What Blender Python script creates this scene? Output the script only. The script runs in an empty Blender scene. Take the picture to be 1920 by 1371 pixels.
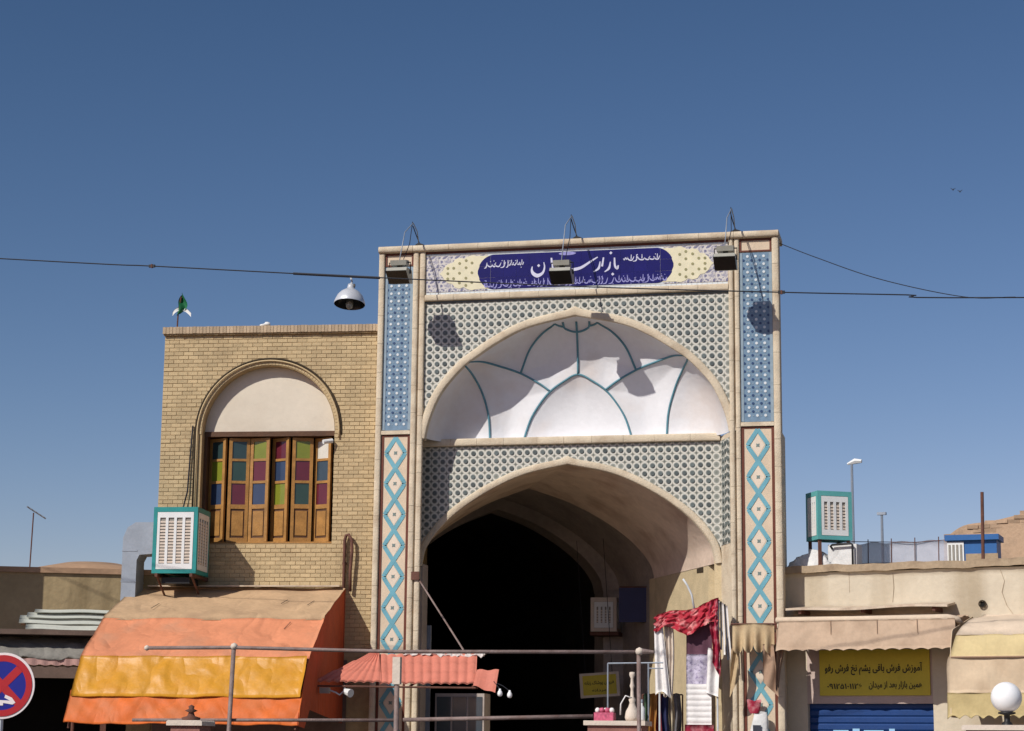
import bpy, math, random, unicodedata
import numpy as np
from mathutils import Vector, Matrix
random.seed(7)
rad = math.radians
SC = bpy.context.scene
COL = SC.collection

# ------------------------------------------------------------------ camera, sky, sun, exposure
cam_d = bpy.data.cameras.new('camera')
cam = bpy.data.objects.new('camera', cam_d); COL.objects.link(cam)
yaw, pitch, roll = rad(-12.3), rad(10.8), rad(0.6)
F = Vector((math.sin(yaw)*math.cos(pitch), math.cos(yaw)*math.cos(pitch), math.sin(pitch)))
Rv = Vector((math.cos(yaw), -math.sin(yaw), 0)); Uv = Rv.cross(F)
R2 = math.cos(roll)*Rv + math.sin(roll)*Uv; U2 = -math.sin(roll)*Rv + math.cos(roll)*Uv
M = Matrix((R2, U2, -F)).transposed().to_4x4(); M.translation = Vector((5.287, -28.67, 1.6))
cam.matrix_world = M
cam_d.sensor_fit = 'HORIZONTAL'; cam_d.sensor_width = 36.0; cam_d.lens = 3800/1920*36.0
cam_d.clip_start = 0.1; cam_d.clip_end = 6000
SC.camera = cam

to_sun = Vector((-0.62, -1.0, 0.94)).normalized()
elev = math.asin(to_sun.z)
world = bpy.data.worlds.new('World'); SC.world = world; world.use_nodes = True
nt = world.node_tree; nt.nodes.clear()
wo = nt.nodes.new('ShaderNodeOutputWorld'); bg = nt.nodes.new('ShaderNodeBackground'); sky = nt.nodes.new('ShaderNodeTexSky')
sky.sky_type = 'NISHITA'; sky.sun_disc = False; sky.sun_elevation = elev
sky.sun_rotation = math.atan2(to_sun.x, to_sun.y)
sky.altitude = 1100; sky.air_density = 1.0; sky.dust_density = 0.8; sky.ozone_density = 2.2
bg.inputs['Strength'].default_value = 0.091
vs = nt.nodes.new('ShaderNodeVectorMath'); vs.operation = 'SCALE'; vs.inputs['Scale'].default_value = .55
nt.links.new(sky.outputs[0], vs.inputs[0]); 
sx = nt.nodes.new('ShaderNodeSeparateColor'); cx_ = nt.nodes.new('ShaderNodeCombineColor'); nt.links.new(vs.outputs[0], sx.inputs[0])
for ch, (ex, sc_) in enumerate(((1.6, 1.06), (1.35, 1.0), (1.33, 1.0))):      # contrast grade of the whole sky
    pw = nt.nodes.new('ShaderNodeMath'); pw.operation = 'POWER'; pw.inputs[1].default_value = ex; ml = nt.nodes.new('ShaderNodeMath'); ml.operation = 'MULTIPLY'; ml.inputs[1].default_value = sc_
    nt.links.new(sx.outputs[ch], pw.inputs[0]); nt.links.new(pw.outputs[0], ml.inputs[0]); nt.links.new(ml.outputs[0], cx_.inputs[ch])
nt.links.new(cx_.outputs[0], bg.inputs[0]); nt.links.new(bg.outputs[0], wo.inputs[0])
sun_d = bpy.data.lights.new('sun', 'SUN'); sun_d.energy = 4.0; sun_d.angle = rad(0.5); sun_d.color = (1.0, 0.955, 0.89)
sun = bpy.data.objects.new('sun', sun_d); COL.objects.link(sun)
sun.rotation_euler = (-to_sun).to_track_quat('-Z', 'Y').to_euler(); sun.location = (-8, -20, 18)
SC.view_settings.view_transform = 'Standard'; SC.view_settings.look = 'None'
SC.view_settings.exposure = 0.0; SC.view_settings.gamma = 1.0; SC.view_settings.use_curve_mapping = False
SC.cycles.max_bounces = 6

# ------------------------------------------------------------------ materials
def S(r, g, b):
    f = lambda c: (c/255/12.92 if c/255 <= .04045 else ((c/255+.055)/1.055)**2.4)
    return (f(r), f(g), f(b))
def mat(name, rgb, rough=.8, var=.16, scale=2.5, bump=.0, bscale=30, stain=None, rnd=0.0, metal=0.0, streak=False, trans=0.0, spec=.35, wrinkle=0.0):
    m = bpy.data.materials.new(name); m.use_nodes = True; t = m.node_tree; N = t.nodes; L = t.links
    p = N['Principled BSDF']; p.inputs['Roughness'].default_value = rough; p.inputs['Metallic'].default_value = metal
    p.inputs['Specular IOR Level'].default_value = spec
    geo = N.new('ShaderNodeNewGeometry')
    def noise(sc, det=5, vec=None):
        n = N.new('ShaderNodeTexNoise'); n.inputs['Scale'].default_value = sc; n.inputs['Detail'].default_value = det
        L.new(vec if vec is not None else geo.outputs['Position'], n.inputs['Vector']); return n.outputs['Fac']
    def mul(col, fac_out, lo, hi):
        mr = N.new('ShaderNodeMapRange'); mr.inputs['From Min'].default_value = .25; mr.inputs['From Max'].default_value = .75
        mr.inputs['To Min'].default_value = lo; mr.inputs['To Max'].default_value = hi; L.new(fac_out, mr.inputs['Value'])
        mx = N.new('ShaderNodeMix'); mx.data_type = 'RGBA'; mx.blend_type = 'MULTIPLY'; mx.inputs['Factor'].default_value = 1
        L.new(col, mx.inputs[6]); L.new(mr.outputs[0], mx.inputs[7]); return mx.outputs[2]
    c = N.new('ShaderNodeRGB'); c.outputs[0].default_value = (*rgb, 1); col = c.outputs[0]
    if var: 
        col = mul(col, noise(scale), 1-var, 1+var*.6); col = mul(col, noise(scale*9, 3), 1-var*.5, 1+var*.35)
    if rnd:
        oi = N.new('ShaderNodeObjectInfo'); ad = N.new('ShaderNodeMath'); ad.operation = 'ADD'; fr = N.new('ShaderNodeMath'); fr.operation = 'FRACT'
        L.new(oi.outputs['Random'], ad.inputs[0]); L.new(geo.outputs['Random Per Island'], ad.inputs[1]); L.new(ad.outputs[0], fr.inputs[0])
        mr = N.new('ShaderNodeMapRange'); mr.inputs['To Min'].default_value = 1-rnd; mr.inputs['To Max'].default_value = 1+rnd*.7; L.new(fr.outputs[0], mr.inputs['Value'])
        mx = N.new('ShaderNodeMix'); mx.data_type = 'RGBA'; mx.blend_type = 'MULTIPLY'; mx.inputs['Factor'].default_value = 1
        L.new(col, mx.inputs[6]); L.new(mr.outputs[0], mx.inputs[7]); col = mx.outputs[2]
    if stain:
        scol, ssc, amt = stain
        vec = None
        if streak:
            mp = N.new('ShaderNodeMapping'); mp.inputs['Scale'].default_value = (1, 1, .18); L.new(geo.outputs['Position'], mp.inputs['Vector']); vec = mp.outputs[0]
        mr = N.new('ShaderNodeMapRange'); mr.inputs['From Min'].default_value = .5; mr.inputs['From Max'].default_value = .72; mr.inputs['To Max'].default_value = amt
        L.new(noise(ssc, 8, vec), mr.inputs['Value'])
        mx = N.new('ShaderNodeMix'); mx.data_type = 'RGBA'; L.new(mr.outputs[0], mx.inputs['Factor']); L.new(col, mx.inputs[6]); mx.inputs[7].default_value = (*scol, 1); col = mx.outputs[2]
    L.new(col, p.inputs['Base Color'])
    if bump:
        b = N.new('ShaderNodeBump'); b.inputs['Strength'].default_value = min(1, bump); b.inputs['Distance'].default_value = .02
        L.new(noise(bscale, 6), b.inputs['Height']); L.new(b.outputs[0], p.inputs['Normal'])
        if wrinkle:
            mp2 = N.new('ShaderNodeMapping'); mp2.inputs['Rotation'].default_value = (0, rad(25), 0); mp2.inputs['Scale'].default_value = (1.5, 1.5, .5); L.new(geo.outputs['Position'], mp2.inputs['Vector'])
            wn = N.new('ShaderNodeTexNoise'); wn.inputs['Scale'].default_value = 1.5; wn.inputs['Detail'].default_value = 1.5; wn.inputs['Distortion'].default_value = .7; L.new(mp2.outputs[0], wn.inputs['Vector'])
            ab = N.new('ShaderNodeMath'); ab.operation = 'SUBTRACT'; ab.inputs[1].default_value = .5; L.new(wn.outputs['Fac'], ab.inputs[0]); ac = N.new('ShaderNodeMath'); ac.operation = 'ABSOLUTE'; L.new(ab.outputs[0], ac.inputs[0])
            b2 = N.new('ShaderNodeBump'); b2.inputs['Strength'].default_value = wrinkle*.7; b2.inputs['Distance'].default_value = .22; L.new(ac.outputs[0], b2.inputs['Height']); L.new(b.outputs[0], b2.inputs['Normal']); L.new(b2.outputs[0], p.inputs['Normal'])
    if trans:
        out = N['Material Output']; tr = N.new('ShaderNodeBsdfTranslucent'); L.new(col, tr.inputs[0]); ms = N.new('ShaderNodeMixShader')
        ms.inputs[0].default_value = trans; L.new(p.outputs[0], ms.inputs[1]); L.new(tr.outputs[0], ms.inputs[2]); L.new(ms.outputs[0], out.inputs[0])
    return m

def lattice_mat():
    # star lattice between the dark tiles: pale rings and small dark points, pitch .117 m
    m = mat('tile_lattice', S(176, 166, 146), .45, .12); t = m.node_tree; N = t.nodes; L = t.links; p = N['Principled BSDF']
    geo = N.new('ShaderNodeTexCoord'); sp = N.new('ShaderNodeSeparateXYZ'); L.new(geo.outputs['Object'], sp.inputs[0])
    def mth(op, a, b=None):
        n = N.new('ShaderNodeMath'); n.operation = op
        for i, v in enumerate((a, b)):
            if v is None: continue
            if isinstance(v, (int, float)): n.inputs[i].default_value = v
            else: L.new(v, n.inputs[i])
        return n.outputs[0]
    def fr(o): return mth('SUBTRACT', mth('FRACT', mth('ADD', mth('DIVIDE', o, .117), 50.5)), .5)
    fx, fz = fr(sp.outputs[0]), fr(sp.outputs[2])
    r = mth('SQRT', mth('ADD', mth('MULTIPLY', fx, fx), mth('MULTIPLY', fz, fz)))
    rp = N.new('ShaderNodeValToRGB'); rp.color_ramp.interpolation = 'LINEAR'
    els = [(0, S(105, 112, 104)), (.29, S(140, 144, 138)), (.35, S(176, 175, 166)), (.42, S(218, 217, 208)), (.49, S(196, 193, 180)), (.55, S(164, 162, 150)), (.60, S(98, 104, 100)), (.71, S(92, 98, 96))]
    while len(rp.color_ramp.elements) < len(els): rp.color_ramp.elements.new(.5)
    for e, (q, c) in zip(rp.color_ramp.elements, els): e.position = q; e.color = (*c, 1)
    L.new(r, rp.inputs[0])
    old = p.inputs['Base Color'].links[0].from_socket
    mx = N.new('ShaderNodeMix'); mx.data_type = 'RGBA'; mx.inputs['Factor'].default_value = .92; L.new(old, mx.inputs[6]); L.new(rp.outputs[0], mx.inputs[7]); L.new(mx.outputs[2], p.inputs['Base Color'])
    return m

def arabesque_mat():
    m = mat('arabesque_tile', S(214, 206, 198), .4, .08); t = m.node_tree; N = t.nodes; L = t.links; p = N['Principled BSDF']
    g = N.new('ShaderNodeTexCoord'); v = N.new('ShaderNodeTexVoronoi'); v.feature = 'SMOOTH_F1'; v.inputs['Scale'].default_value = 17
    n = N.new('ShaderNodeTexNoise'); n.inputs['Scale'].default_value = 9; mxv = N.new('ShaderNodeMix'); mxv.data_type = 'RGBA'; mxv.inputs['Factor'].default_value = .12
    L.new(g.outputs['Object'], n.inputs['Vector']); L.new(g.outputs['Object'], mxv.inputs[6]); L.new(n.outputs['Color'], mxv.inputs[7]); L.new(mxv.outputs[2], v.inputs['Vector'])
    rp = N.new('ShaderNodeValToRGB'); rp.color_ramp.interpolation = 'LINEAR'
    els = [(0, S(105, 104, 128)), (.26, S(125, 124, 148)), (.36, S(200, 195, 192)), (.46, S(210, 204, 196)), (.6, S(150, 148, 165)), (.7, S(208, 202, 194))]
    while len(rp.color_ramp.elements) < len(els): rp.color_ramp.elements.new(.5)
    for e, (q, c) in zip(rp.color_ramp.elements, els): e.position = q; e.color = (*c, 1)
    L.new(v.outputs['Distance'], rp.inputs[0]); L.new(rp.outputs[0], p.inputs['Base Color'])
    return m

K = dict(
 stone=mat('cream_stone', S(212, 197, 172), .8, .16, 3, .4, 50, (S(158, 132, 104), 4, .45), rnd=.05),
 stone2=mat('cream_panel_stone', S(214, 194, 168), .7, .12, 4, .15, 60),
 lattice=lattice_mat(), dot=mat('dark_tile', S(96, 105, 104), .3, .3, 5, rnd=.3), arab=arabesque_mat(),
 blue=mat('blue_tile', S(116, 142, 164), .35, .2, 14), bluedark=mat('dark_blue_tile', S(48, 74, 112), .35, .15), white_tile=mat('white_tile', S(214, 220, 222), .35, .08),
 greytile=mat('pale_blue_edge_tile', S(142, 160, 172), .4, .15, 20),
 turq=mat('turquoise_tile', S(112, 170, 184), .35, .18, 6), red=mat('dark_red_strip', S(104, 54, 38), .6, .25, 5), rosette=mat('rosette_tile', S(120, 135, 130), .4, .2, 30),
 navy=mat('navy_tile', S(26, 22, 98), .25, .18, 6, rnd=.1), cream_tile=mat('cream_tile', S(226, 218, 186), .35, .1, 8), olive_tile=mat('olive_tile', S(150, 145, 105), .4, .2, 20),
 letter=mat('white_lettering', S(206, 206, 226), .4, .08), letter_dim=mat('lilac_lettering', S(150, 148, 205), .4, .2, 20),
 plaster=mat('white_plaster', S(226, 226, 228), .85, .06, 1.5, .25, 12, (S(205, 186, 170), 1.3, .45)),
 rib=mat('teal_paint', S(92, 140, 154), .6, .2, 8),
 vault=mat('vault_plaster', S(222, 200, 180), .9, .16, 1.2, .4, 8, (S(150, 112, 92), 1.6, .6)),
 soot=mat('gloom_brickwork', (.07, .06, .052), .95, .3, 2, .5, 10), gloom2=mat('gloom_plaster', (.42, .36, .32), .9, .3, 1.5, .4, 9),  # darkness of the passage is put into these two base colours
 brick=mat('buff_brick', S(197, 174, 134), .85, .12, 2.2, .4, 80, (S(160, 137, 104), 1.8, .4), rnd=.13), mortar=mat('mortar', S(176, 152, 114), .9, .2, 10, .3, 60),
 cornice=mat('cornice_brick', S(186, 164, 136), .85, .12, 6, .4, 80, rnd=.2),
 tymp=mat('tympanum_plaster', S(220, 209, 190), .85, .06, 1.5, .2, 14, (S(195, 180, 160), 1.2, .4)),
 wood=mat('varnished_wood', S(168, 122, 64), .45, .3, 7, .2, 40), wood_d=mat('dark_wood', S(92, 62, 40), .6, .3, 6, .2, 40),
 teal_paint=mat('teal_enamel', S(40, 140, 138), .45, .15, 4), enamel=mat('white_enamel', S(226, 228, 226), .4, .06, 4), pad=mat('straw_pad', S(150, 145, 136), .9, .25, 40),
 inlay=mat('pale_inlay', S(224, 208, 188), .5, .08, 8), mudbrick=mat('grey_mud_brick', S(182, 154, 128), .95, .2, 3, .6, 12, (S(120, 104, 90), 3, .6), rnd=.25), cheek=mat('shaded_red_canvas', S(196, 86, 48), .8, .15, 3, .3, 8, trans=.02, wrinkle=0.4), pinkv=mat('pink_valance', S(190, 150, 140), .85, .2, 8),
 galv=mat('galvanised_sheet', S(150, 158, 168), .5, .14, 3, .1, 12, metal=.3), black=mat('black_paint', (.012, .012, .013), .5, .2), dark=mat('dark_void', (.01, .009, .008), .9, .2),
 alu=mat('spun_aluminium', S(214, 216, 220), .35, .06, 6, metal=.3), grey=mat('grey_lamp_housing', S(165, 163, 152), .45, .12, 8, metal=.2), dgrey=mat('dark_lamp_glass', (.02, .018, .016), .25, .2),
 pole=mat('pale_paint_pole', S(205, 208, 210), .5, .1), steel=mat('weathered_pipe', S(136, 118, 112), .6, .3, 6, .3, 50, (S(95, 60, 45), 7, .6)), rust=mat('rusty_iron', S(105, 70, 58), .8, .3, 8, .3, 50),
 cable=mat('cable_rubber', (.02, .022, .03), .6, .2),
 tan=mat('faded_canvas', S(206, 172, 134), .88, .16, 2.2, .35, 10, (S(172, 142, 112), 2.0, .7), trans=.12, wrinkle=0.35), forange=mat('faded_orange_canvas', S(228, 150, 110), .85, .14, 2.4, .35, 9, (S(196, 146, 116), 2.2, .7), trans=.15, wrinkle=0.5),
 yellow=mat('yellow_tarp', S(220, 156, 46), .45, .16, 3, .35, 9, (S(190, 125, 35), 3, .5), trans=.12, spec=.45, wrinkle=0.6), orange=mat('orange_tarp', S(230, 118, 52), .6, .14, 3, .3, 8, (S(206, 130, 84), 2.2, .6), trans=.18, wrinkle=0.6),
 redsheet=mat('terracotta_sheet', S(208, 126, 106), .55, .14, 4, .1, 20, (S(190, 110, 90), 5, .5)), plastic=mat('crumpled_plastic', S(215, 205, 198), .35, .2, 8, .6, 14),
 lwall=mat('stained_plaster', S(168, 148, 112), .9, .2, 1.5, .4, 14, (S(96, 80, 52), 2.2, .8), streak=True), mud=mat('mud_plaster', S(172, 140, 112), .95, .2, 1.2, .6, 6, (S(130, 105, 85), 2, .6)),
 rwall=mat('cream_render', S(206, 194, 172), .9, .1, 1.2, .4, 14, (S(158, 140, 112), 1.5, .6), streak=True), coping=mat('coping_render', S(170, 150, 124), .9, .2, 3, .4, 20, (S(120, 100, 82), 4, .6)),
 dgreen=mat('painted_sheet', S(196, 198, 186), .5, .1, 2.5, .1, 14), tarp_grey=mat('grey_tarp', S(140, 136, 128), .7, .22, 3, .4, 8, wrinkle=0.8), beam=mat('brown_beam', S(112, 92, 80), .7, .25, 4),
 beige=mat('beige_canvas', S(202, 176, 150), .9, .14, 2.5, .3, 10, (S(165, 138, 114), 2.4, .5), trans=.1, wrinkle=0.3), beige2=mat('sand_canvas', S(200, 176, 138), .9, .15, 4, .3, 12, (S(160, 130, 100), 5, .6), trans=.1), brown_cloth=mat('brown_canvas', S(172, 142, 118), .9, .15, 4, .3, 10, trans=.1),
 roll=mat('canvas_roll', S(214, 194, 170), .85, .12, 4, .3, 14, wrinkle=0.4), cyellow=mat('pale_yellow_canvas', S(220, 200, 150), .85, .12, 2.5, .3, 9, (S(190, 168, 126), 2.2, .6), trans=.1, wrinkle=0.4), cpink=mat('cream_canvas', S(216, 194, 164), .85, .12, 2.5, .3, 9, (S(186, 160, 130), 2.2, .6), trans=.1, wrinkle=0.4), colive=mat('straw_canvas', S(198, 178, 128), .85, .14, 3, .3, 9, trans=.1, wrinkle=0.5),
 sheet=mat('tin_sheet', S(205, 188, 166), .55, .2, 4, .2, 20, (S(140, 105, 80), 6, .5)), signy=mat('yellow_sign', S(208, 188, 62), .6, .1, 3), signk=mat('black_print', (.02, .018, .016), .6, .1), shutter=mat('blue_shutter', S(14, 58, 116), .5, .12, 3, .1, 20), lintel=mat('door_lintel', S(190, 170, 160), .85, .12, 3, .3, 20),
 globe=mat('opal_globe', S(242, 242, 242), .3, .02, 3), pillar=mat('pillar_brick', S(150, 104, 92), .8, .25, 5, .4, 30), cap=mat('pillar_cap', S(214, 200, 184), .75, .12, 5, .3, 30),
 sign_red=mat('sign_red', S(176, 38, 44), .4, .08), sign_blue=mat('sign_blue', S(26, 34, 132), .4, .08), sign_white=mat('sign_white', S(232, 222, 220), .4, .06),
 green=mat('flag_green', S(30, 110, 66), .7, .15, 10), flagw=mat('flag_white', S(225, 225, 222), .7, .1), 
 bluebox=mat('blue_cover', S(44, 98, 158), .5, .12, 3), film=mat('plastic_film', S(205, 205, 214), .4, .1, 6, .4, 12), wrap=mat('white_wrap', S(214, 214, 212), .6, .15, 5, .6, 12, wrinkle=0.8),
 redcloth=mat('red_scarf', S(176, 44, 60), .85, .2, 5, .4, 14, (S(228, 170, 165), 9, .8)), redtail=mat('crimson_cloth', S(160, 36, 62), .85, .2, 6, .3, 14, (S(222, 170, 170), 10, .6)), whitecloth=mat('white_cloth', S(232, 228, 224), .85, .08, 6, .3, 20), lilac=mat('printed_lilac_cloth', S(196, 188, 206), .85, .3, 22, .3, 20, (S(110, 95, 135), 24, .9)), plum=mat('plum_cloth', S(96, 62, 76), .85, .2, 6), charcoal=mat('charcoal_cloth', S(60, 62, 72), .85, .2, 6), pink=mat('pink_goods', S(200, 96, 124), .7, .4, 25),
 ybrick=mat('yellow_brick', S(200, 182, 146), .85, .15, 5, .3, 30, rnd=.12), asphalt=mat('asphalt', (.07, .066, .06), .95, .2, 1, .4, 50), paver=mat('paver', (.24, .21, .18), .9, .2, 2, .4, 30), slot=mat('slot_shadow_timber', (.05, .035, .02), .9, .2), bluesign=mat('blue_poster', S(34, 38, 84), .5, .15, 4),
)
TINT = [K['turq']]

# ------------------------------------------------------------------ mesh helpers
class MB:
    def __init__(s): s.v = []; s.f = []
    def quad(s, a, b, c, d): n = len(s.v); s.v += [a, b, c, d]; s.f.append((n, n+1, n+2, n+3)); return s
    def box(s, x0, x1, y0, y1, z0, z1, M=None):
        n = len(s.v); P = [(x0,y0,z0),(x1,y0,z0),(x1,y1,z0),(x0,y1,z0),(x0,y0,z1),(x1,y0,z1),(x1,y1,z1),(x0,y1,z1)]
        if M is not None: P = [tuple(M @ Vector(p)) for p in P]
        s.v += P; s.f += [tuple(n+i for i in q) for q in ((0,3,2,1),(4,5,6,7),(0,1,5,4),(1,2,6,5),(2,3,7,6),(3,0,4,7))]; return s
    def prism(s, poly, h0, h1, axis='y'):
        # poly: 2D points; axis y -> (x,z) extruded in y ; axis z -> (x,y) extruded in z ; axis x -> (y,z) extruded in x
        f = {'y': lambda p, h: (p[0], h, p[1]), 'z': lambda p, h: (p[0], p[1], h), 'x': lambda p, h: (h, p[0], p[1])}[axis]
        n = len(s.v); k = len(poly)
        s.v += [f(p, h0) for p in poly] + [f(p, h1) for p in poly]
        s.f.append(tuple(range(n, n+k))); s.f.append(tuple(range(n+2*k-1, n+k-1, -1)))
        for i in range(k): j = (i+1) % k; s.f.append((n+i, n+k+i, n+k+j, n+j))
        return s
    def tube(s, pts, r, seg=8, caps=True):
        pts = [Vector(p) for p in pts]; n0 = len(s.v); rr = r if isinstance(r, (list, tuple)) else [r]*len(pts)
        up = None
        for i, p in enumerate(pts):
            d = (pts[min(i+1, len(pts)-1)] - pts[max(i-1, 0)]).normalized()
            a = d.cross(Vector((0, 0, 1)) if abs(d.z) < .95 else Vector((1, 0, 0))).normalized()
            if up is not None and a.dot(up) < 0: a = -a
            up = a; b = d.cross(a)
            for k in range(seg):
                t = 2*math.pi*k/seg; s.v.append(tuple(p + rr[i]*(math.cos(t)*a + math.sin(t)*b)))
        for i in range(len(pts)-1):
            for k in range(seg): q = (k+1) % seg; s.f.append((n0+i*seg+k, n0+i*seg+q, n0+(i+1)*seg+q, n0+(i+1)*seg+k))
        if caps: s.f.append(tuple(n0+k for k in range(seg))[::-1]); e = n0+(len(pts)-1)*seg; s.f.append(tuple(e+k for k in range(seg)))
        return s
    def lathe(s, prof, c, seg=24):
        n0 = len(s.v)
        for r, z in prof:
            for k in range(seg): t = 2*math.pi*k/seg; s.v.append((c[0]+r*math.cos(t), c[1]+r*math.sin(t), c[2]+z))
        for i in range(len(prof)-1):
            for k in range(seg): q = (k+1) % seg; s.f.append((n0+i*seg+k, n0+i*seg+q, n0+(i+1)*seg+q, n0+(i+1)*seg+k))
        return s
    def grid(s, fn, ns, nt, thick=None):
        n0 = len(s.v)
        for sd in ([None] if thick is None else [None, thick]):
            for i in range(ns+1):
                for j in range(nt+1):
                    p = Vector(fn(i/ns, j/nt)); 
                    if sd is not None: p += Vector(sd)
                    s.v.append(tuple(p))
        W = nt+1; A = (ns+1)*W
        for i in range(ns):
            for j in range(nt):
                q = (n0+i*W+j, n0+(i+1)*W+j, n0+(i+1)*W+j+1, n0+i*W+j+1); s.f.append(q)
                if thick is not None: s.f.append(tuple(x+A for x in q[::-1]))
        if thick is not None:
            ring = [i*W for i in range(ns)] + [ns*W+j for j in range(nt)] + [i*W+nt for i in range(ns, 0, -1)] + [j for j in range(nt, 0, -1)]
            for a, b in zip(ring, ring[1:]+ring[:1]): s.f.append((n0+a, n0+b, n0+b+A, n0+a+A))
        return s
    def mesh(s, name, m, smooth=False):
        me = bpy.data.meshes.new(name); me.from_pydata(s.v, [], s.f); me.materials.append(m)
        if smooth: me.polygons.foreach_set('use_smooth', [True]*len(me.polygons))
        me.update(); return me
    def build(s, name, m, parent=None, smooth=False, kind=None):
        o = bpy.data.objects.new(name, s.mesh(name, m, smooth)); COL.objects.link(o); o.parent = parent
        if kind: o['kind'] = kind
        return o
def inst(name, me, parent, loc, rot=(0, 0, 0), scale=(1, 1, 1)):
    o = bpy.data.objects.new(name, me); COL.objects.link(o); o.parent = parent; o.location = loc; o.rotation_euler = rot; o.scale = scale; return o
def tag(o, label, cat, group=None):
    o['label'] = label; o['category'] = cat
    if group: o['group'] = group
    return o
def thing(name, label, cat, loc=(0, 0, 0), rz=0, group=None):
    o = bpy.data.objects.new(name, None); COL.objects.link(o); o.location = loc; o.rotation_euler = (0, 0, rad(rz)); o.empty_display_size = .2
    return tag(o, label, cat, group)
class Fr:
    def __init__(s, o, a): s.o = o; s.a = a; s.c, s.s = math.cos(rad(a)), math.sin(rad(a))
    def w(s, u, v, z): return (s.o[0]+u*s.c-v*s.s, s.o[1]+u*s.s+v*s.c, z)
FB, FR_, FL = Fr((-3.03, .2), 5.3), Fr((2.98, .45), -14.7), Fr((-6.3, -.1), 22.)
def at_frame(fr, name, label, cat, u=0, v=0, z=0, group=None, rz=0): return thing(name, label, cat, fr.w(u, v, z), fr.a+rz, group)
def spline(P, n=8):
    P = np.array(P, float); out = []
    for i in range(len(P)-1):
        p1, p2 = P[i], P[i+1]; p0 = P[i-1] if i else 2*p1-p2; p3 = P[i+2] if i+2 < len(P) else 2*p2-p1
        for t in np.linspace(0, 1, n, endpoint=False): out.append(.5*(2*p1+(-p0+p2)*t+(2*p0-5*p1+4*p2-p3)*t*t+(-p0+3*p1-3*p2+p3)*t**3))
    out.append(P[-1]); return np.array(out)
def noise2(x, y, sd=0):
    return (math.sin(x*3.1+sd)*math.cos(y*4.3+sd*1.7)+.5*math.sin(x*7.3+y*5.1+sd*2.3)+.3*math.sin(x*13.7-y*11.9+sd*.7))/1.8

# ------------------------------------------------------------------ ground
g = MB().quad((-400, -400, 0), (400, -400, 0), (400, 400, 0), (-400, 400, 0)).build('ground', K['asphalt']); g['kind'] = 'structure'
g = MB().prism([(-9, -5), (9, -7.5), (9, -2.2), (4, -.9), (2.2, -.5), (-2.9, -.3), (-9, -2.6)], .0, .12, 'z').build('pavement', K['paver']); g['kind'] = 'structure'

# ------------------------------------------------------------------ the bazaar portal
portal = thing('bazaar_portal', 'tall tiled portal with pointed arch, white half dome and blue inscription band', 'portal')
XL, XR = -3.025, 2.975
PANELS = [(-2.93, -2.49, -3.025, -2.30), (2.40, 2.87, 2.24, 2.975)]
SHEAR = .43
MB().prism([(XL+.01, .0), (-2.31, .0), (-2.31-.43*.7, .7), (XL+.01, .7)], 0, 6.14, 'z').build('pier', K['stone'], portal)
MB().prism([(2.25, .0), (XR-.01, .0), (XR-.01, .7), (2.25-.43*.46-.01, .56), (2.25-.43*.46-.01, .47)], 0, 6.14, 'z').build('pier', K['stone'], portal)
MB().box(XL+.01, -2.31, 0, .25, 6.14, 8.97).build('upper_wall', K['stone'], portal); MB().box(2.25, XR-.01, 0, .25, 6.14, 8.97).build('upper_wall', K['stone'], portal)
MB().box(-2.31, 2.25, .03, 1.6, 8.05, 8.98).build('upper_wall', K['stone'], portal)
def round_bar(x0, x1, z0, z1, yb=.0, proud=.06, vertical=True):
    n = 12; pr = []
    for i in range(n+1):
        t = math.pi*i/n; c = (x0+x1)/2 if vertical else (z0+z1)/2; h = (x1-x0)/2 if vertical else (z1-z0)/2
        pr.append((c-h*math.cos(t), yb-proud*math.sin(t)**.3))
    if vertical: return MB().prism(pr, z0, z1, 'z')
    return MB().prism([(q, p) for p, q in pr], x0, x1, 'x')
rtb = random.Random(21)
def trim_run(x0, x1, z0, z1, proud):
    z = z0
    while z < z1-.02:
        h = rtb.uniform(.38, .52); e = min(z+h, z1)
        if z1-e < .15: e = z1
        d = rtb.uniform(-.003, .003); round_bar(x0+.001, x1-.001, z+.002, e-.002, 0, proud+d).build('trim_block', K['stone'], portal); z = e
def trim_run_h(x0, x1, z0, z1, yb, proud, nm):
    x = x0
    while x < x1-.02:
        e = min(x+rtb.uniform(.4, .56), x1)
        if x1-e < .15: e = x1
        round_bar(x+.002, e-.002, z0, z1, yb, proud+rtb.uniform(-.003, .003), False).build(nm, K['stone'], portal); x = e
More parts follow.
